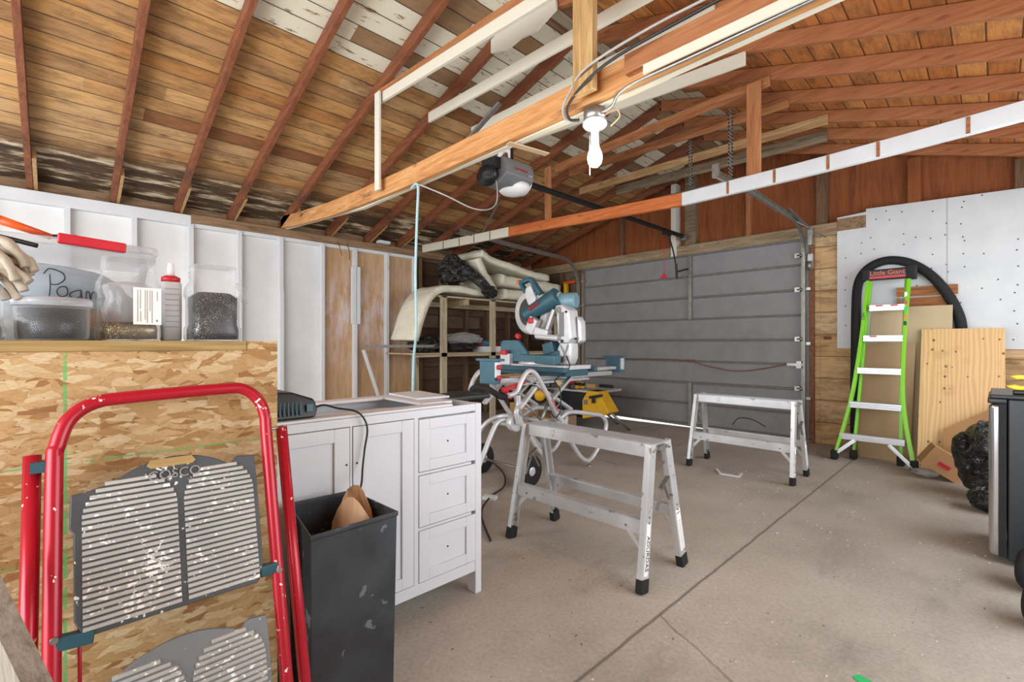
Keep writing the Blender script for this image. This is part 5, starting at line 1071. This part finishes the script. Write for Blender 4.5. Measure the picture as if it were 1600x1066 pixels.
tag(MB().tube([(-1.95, 1.72, .012), (-2.3, 1.95, .012), (-2.5, 2.2, .012), (-2.62, 2.45, .012), (-2.9, 2.7, .012), (-3.3, 2.9, .012), (-3.8, 3.1, .012)], .007, 8).build('floor_cord', 'cord', origin=(-2.6, 2.4, 0)), 'black extension cord lying across the floor under the saw stand', 'cord')
# small strip of wood on stand
tag(MB().box(-2.9, -2.66, 2.55, 2.85, .832, .842).build('wood_strip', 'paper', origin=(-2.8, 2.7, .832)), 'thin pale wood strip lying on the saw stand rails', 'wood strip')
# ================================================================== TABLE SAW
ts = thing('table_saw', (-3.8, 5.1, 0), 'yellow and black table saw on folding legs before the garage door', 'table saw')
kid(MB().box(-4.45, -3.55, 4.95, 5.5, .46, .49), 'table_top', 'alu', ts, bevel=.004)
kid(MB().prism([(-3.78, 4.93, .12), (-3.42, 4.93, .20), (-3.36, 4.93, .24), (-3.52, 4.93, .46), (-3.54, 4.93, .49), (-3.70, 4.93, .49), (-3.78, 4.93, .36)], (0, .22, 0)), 'yellow_body', 'yellow', ts, bevel=.01)
kid(MB().box(-3.75, -3.69, 4.92, 4.93, .31, .37), 'grey_label', 'greyplastic', ts)
kid(MB().box(-4.3, -3.79, 5.0, 5.45, .12, .455), 'motor_box', 'black', ts, bevel=.01)
kid(MB().cbox((-3.54, 4.90, .43), (.20, .03, .035), (0, -12, 0)).cbox((-3.58, 4.90, .38), (.04, .03, .08)), 'front_handle', 'black', ts, bevel=.005)
for a, b in (((-3.40, 5.0, .24), (-3.26, 5.22, .01)), ((-3.79, 5.3, .25), (-3.62, 5.5, .01)), ((-4.2, 5.0, .3), (-4.4, 4.95, .01)), ((-4.2, 5.4, .3), (-4.4, 5.6, .01))):
    lg = kid(MB().cyl(a, b, .017, 12), 'leg', 'galvdark', ts); kid(MB().cyl(b, (b[0], b[1], 0.0), .024, 12), 'rubber_foot', 'blackmat', lg)
yw = ts
kid(MB().lathe((-4.32, 4.7, .40), [(.06, -.03), (.11, -.03), (.12, 0), (.11, .03), (.06, .03)], (.7, -.7, 0), 28), 'wheel_tyre', 'blackmat', yw)
kid(MB().lathe((-4.32, 4.7, .40), [(.02, -.045), (.075, -.035), (.075, .035), (.02, .045)], (.7, -.7, 0), 24), 'wheel_rim', 'yellow', yw)
kid(MB().bar((-4.34, 4.74, .40), (-4.34, 4.80, .0), .03, .03).bar((-4.34, 4.80, .40), (-4.2, 5.02, .40), .03, .03), 'wheel_strut', 'galvdark', yw)
drill(-4.2, 5.02, .492, 'yellow', 'black', 'yellow cordless tool on the left end of the table saw', 20, s=1.1); drill(-3.95, 5.1, .492, 'yellow', 'yellow', 'yellow and black cordless tool in the middle of the table saw', 60, s=1.1)
drill(-4.3, 5.3, .492, 'red', 'black', 'small red tool farthest back on the table saw', 0, s=.9)
cl = thing('bar_clamp', (-3.7, 5.05, .53), 'steel bar clamp with black handles lying on the table saw', 'clamp')
kid(MB().bar((-4.0, 5.02, .545), (-3.35, 5.05, .56), .02, .01), 'bar', 'galv', cl); kid(MB().cyl((-3.55, 5.0, .56), (-3.36, 5.0, .56), .022, 12).cyl((-3.95, 5.0, .56), (-3.8, 5.0, .56), .02, 12), 'handle', 'blackmat', cl); kid(MB().cbox((-3.68, 5.0, .55), (.14, .04, .05)), 'wood_pad', 'card', cl)
tag(MB().box(-4.75, -4.4, 4.55, 4.95, .0, .28).build('brown_carton', 'card', origin=(-4.6, 4.7, 0)), 'brown carton on the floor under the mitre saw stand', 'box')
tag(MB().box(-4.22, -3.85, 4.45, 4.9, .0, .16).build('brown_carton', 'hardboard', origin=(-4.1, 4.7, 0)), 'low brown carton on the floor beside the yellow wheel', 'box')
# black case on vanity back side / pipes beside vanity
bcs = thing('black_case', (-2.35, 1.6, 0), 'black case standing behind the right end of the white vanity', 'case')
kid(MB().box(-2.5, -2.2, 1.42, 1.74, 0, .755), 'case_body', 'black', bcs, bevel=.01)
kid(MB().box(-2.46, -2.22, 1.42, 1.96, .757, .785), 'case_lid', 'black', bcs, bevel=.006)
# ------------------------------------------------------------------ floor scraps
tag(MB().cbox((-2.50, 2.20, .012), (.10, .055, .022), (0, 0, 30)).build('wood_offcut', 'white_paint', origin=(-2.5, 2.2, 0)), 'small white wood offcut on the floor right of the vanity leg', 'offcut')
sc_ = tag(MB().bar((-1.70, 4.12, .008), (-1.62, 4.0, .008), .02, .012).bar((-1.62, 4.0, .008), (-1.48, 4.02, .008), .02, .012).bar((-1.48, 4.02, .008), (-1.50, 4.13, .008), .02, .012).build('bent_scrap', 'white_paint', origin=(-1.6, 4.05, 0)), 'bent white trim scrap on the floor before the far work platform', 'scrap')
tag(MB().prism([(-.335, 1.885, .0005), (-.29, 1.85, .0005), (-.265, 1.875, .0005), (-.28, 1.90, .0005), (-.32, 1.91, .0005)], (0, 0, .003)).build('green_tape', 'greentape', origin=(-.3, 1.88, 0)), 'scrap of bright green tape on the floor at the bottom edge', 'tape')
m = MB()
for k in range(220):
    y = rnd.uniform(3.0, 5.8); x = rnd.uniform(-2.2, .1) if k % 3 else rnd.uniform(-1.4, -.1); s_ = rnd.uniform(.003, .009)
    m.cbox((x, y, .002), (s_, s_ * rnd.uniform(.3, 1.2), .003), (0, 0, rnd.uniform(0, 180)))
tag(m.build('plaster_crumbs', 'white_paint', origin=(-1, 4.5, 0)), 'pale plaster crumbs strewn over the concrete near the garage door', 'debris', None, 'stuff')
tag(MB().blob((-.42, 5.18, .03), (.09, .06, .03), .6, 3, 3, 8, True).build('crumpled_foil', 'clearbag', origin=(-.42, 5.2, 0)), 'crumpled clear wrapper at the right foot of the green ladder', 'wrapper')
for o in bpy.data.objects:
    if '_o' in o.keys(): del o['_o']
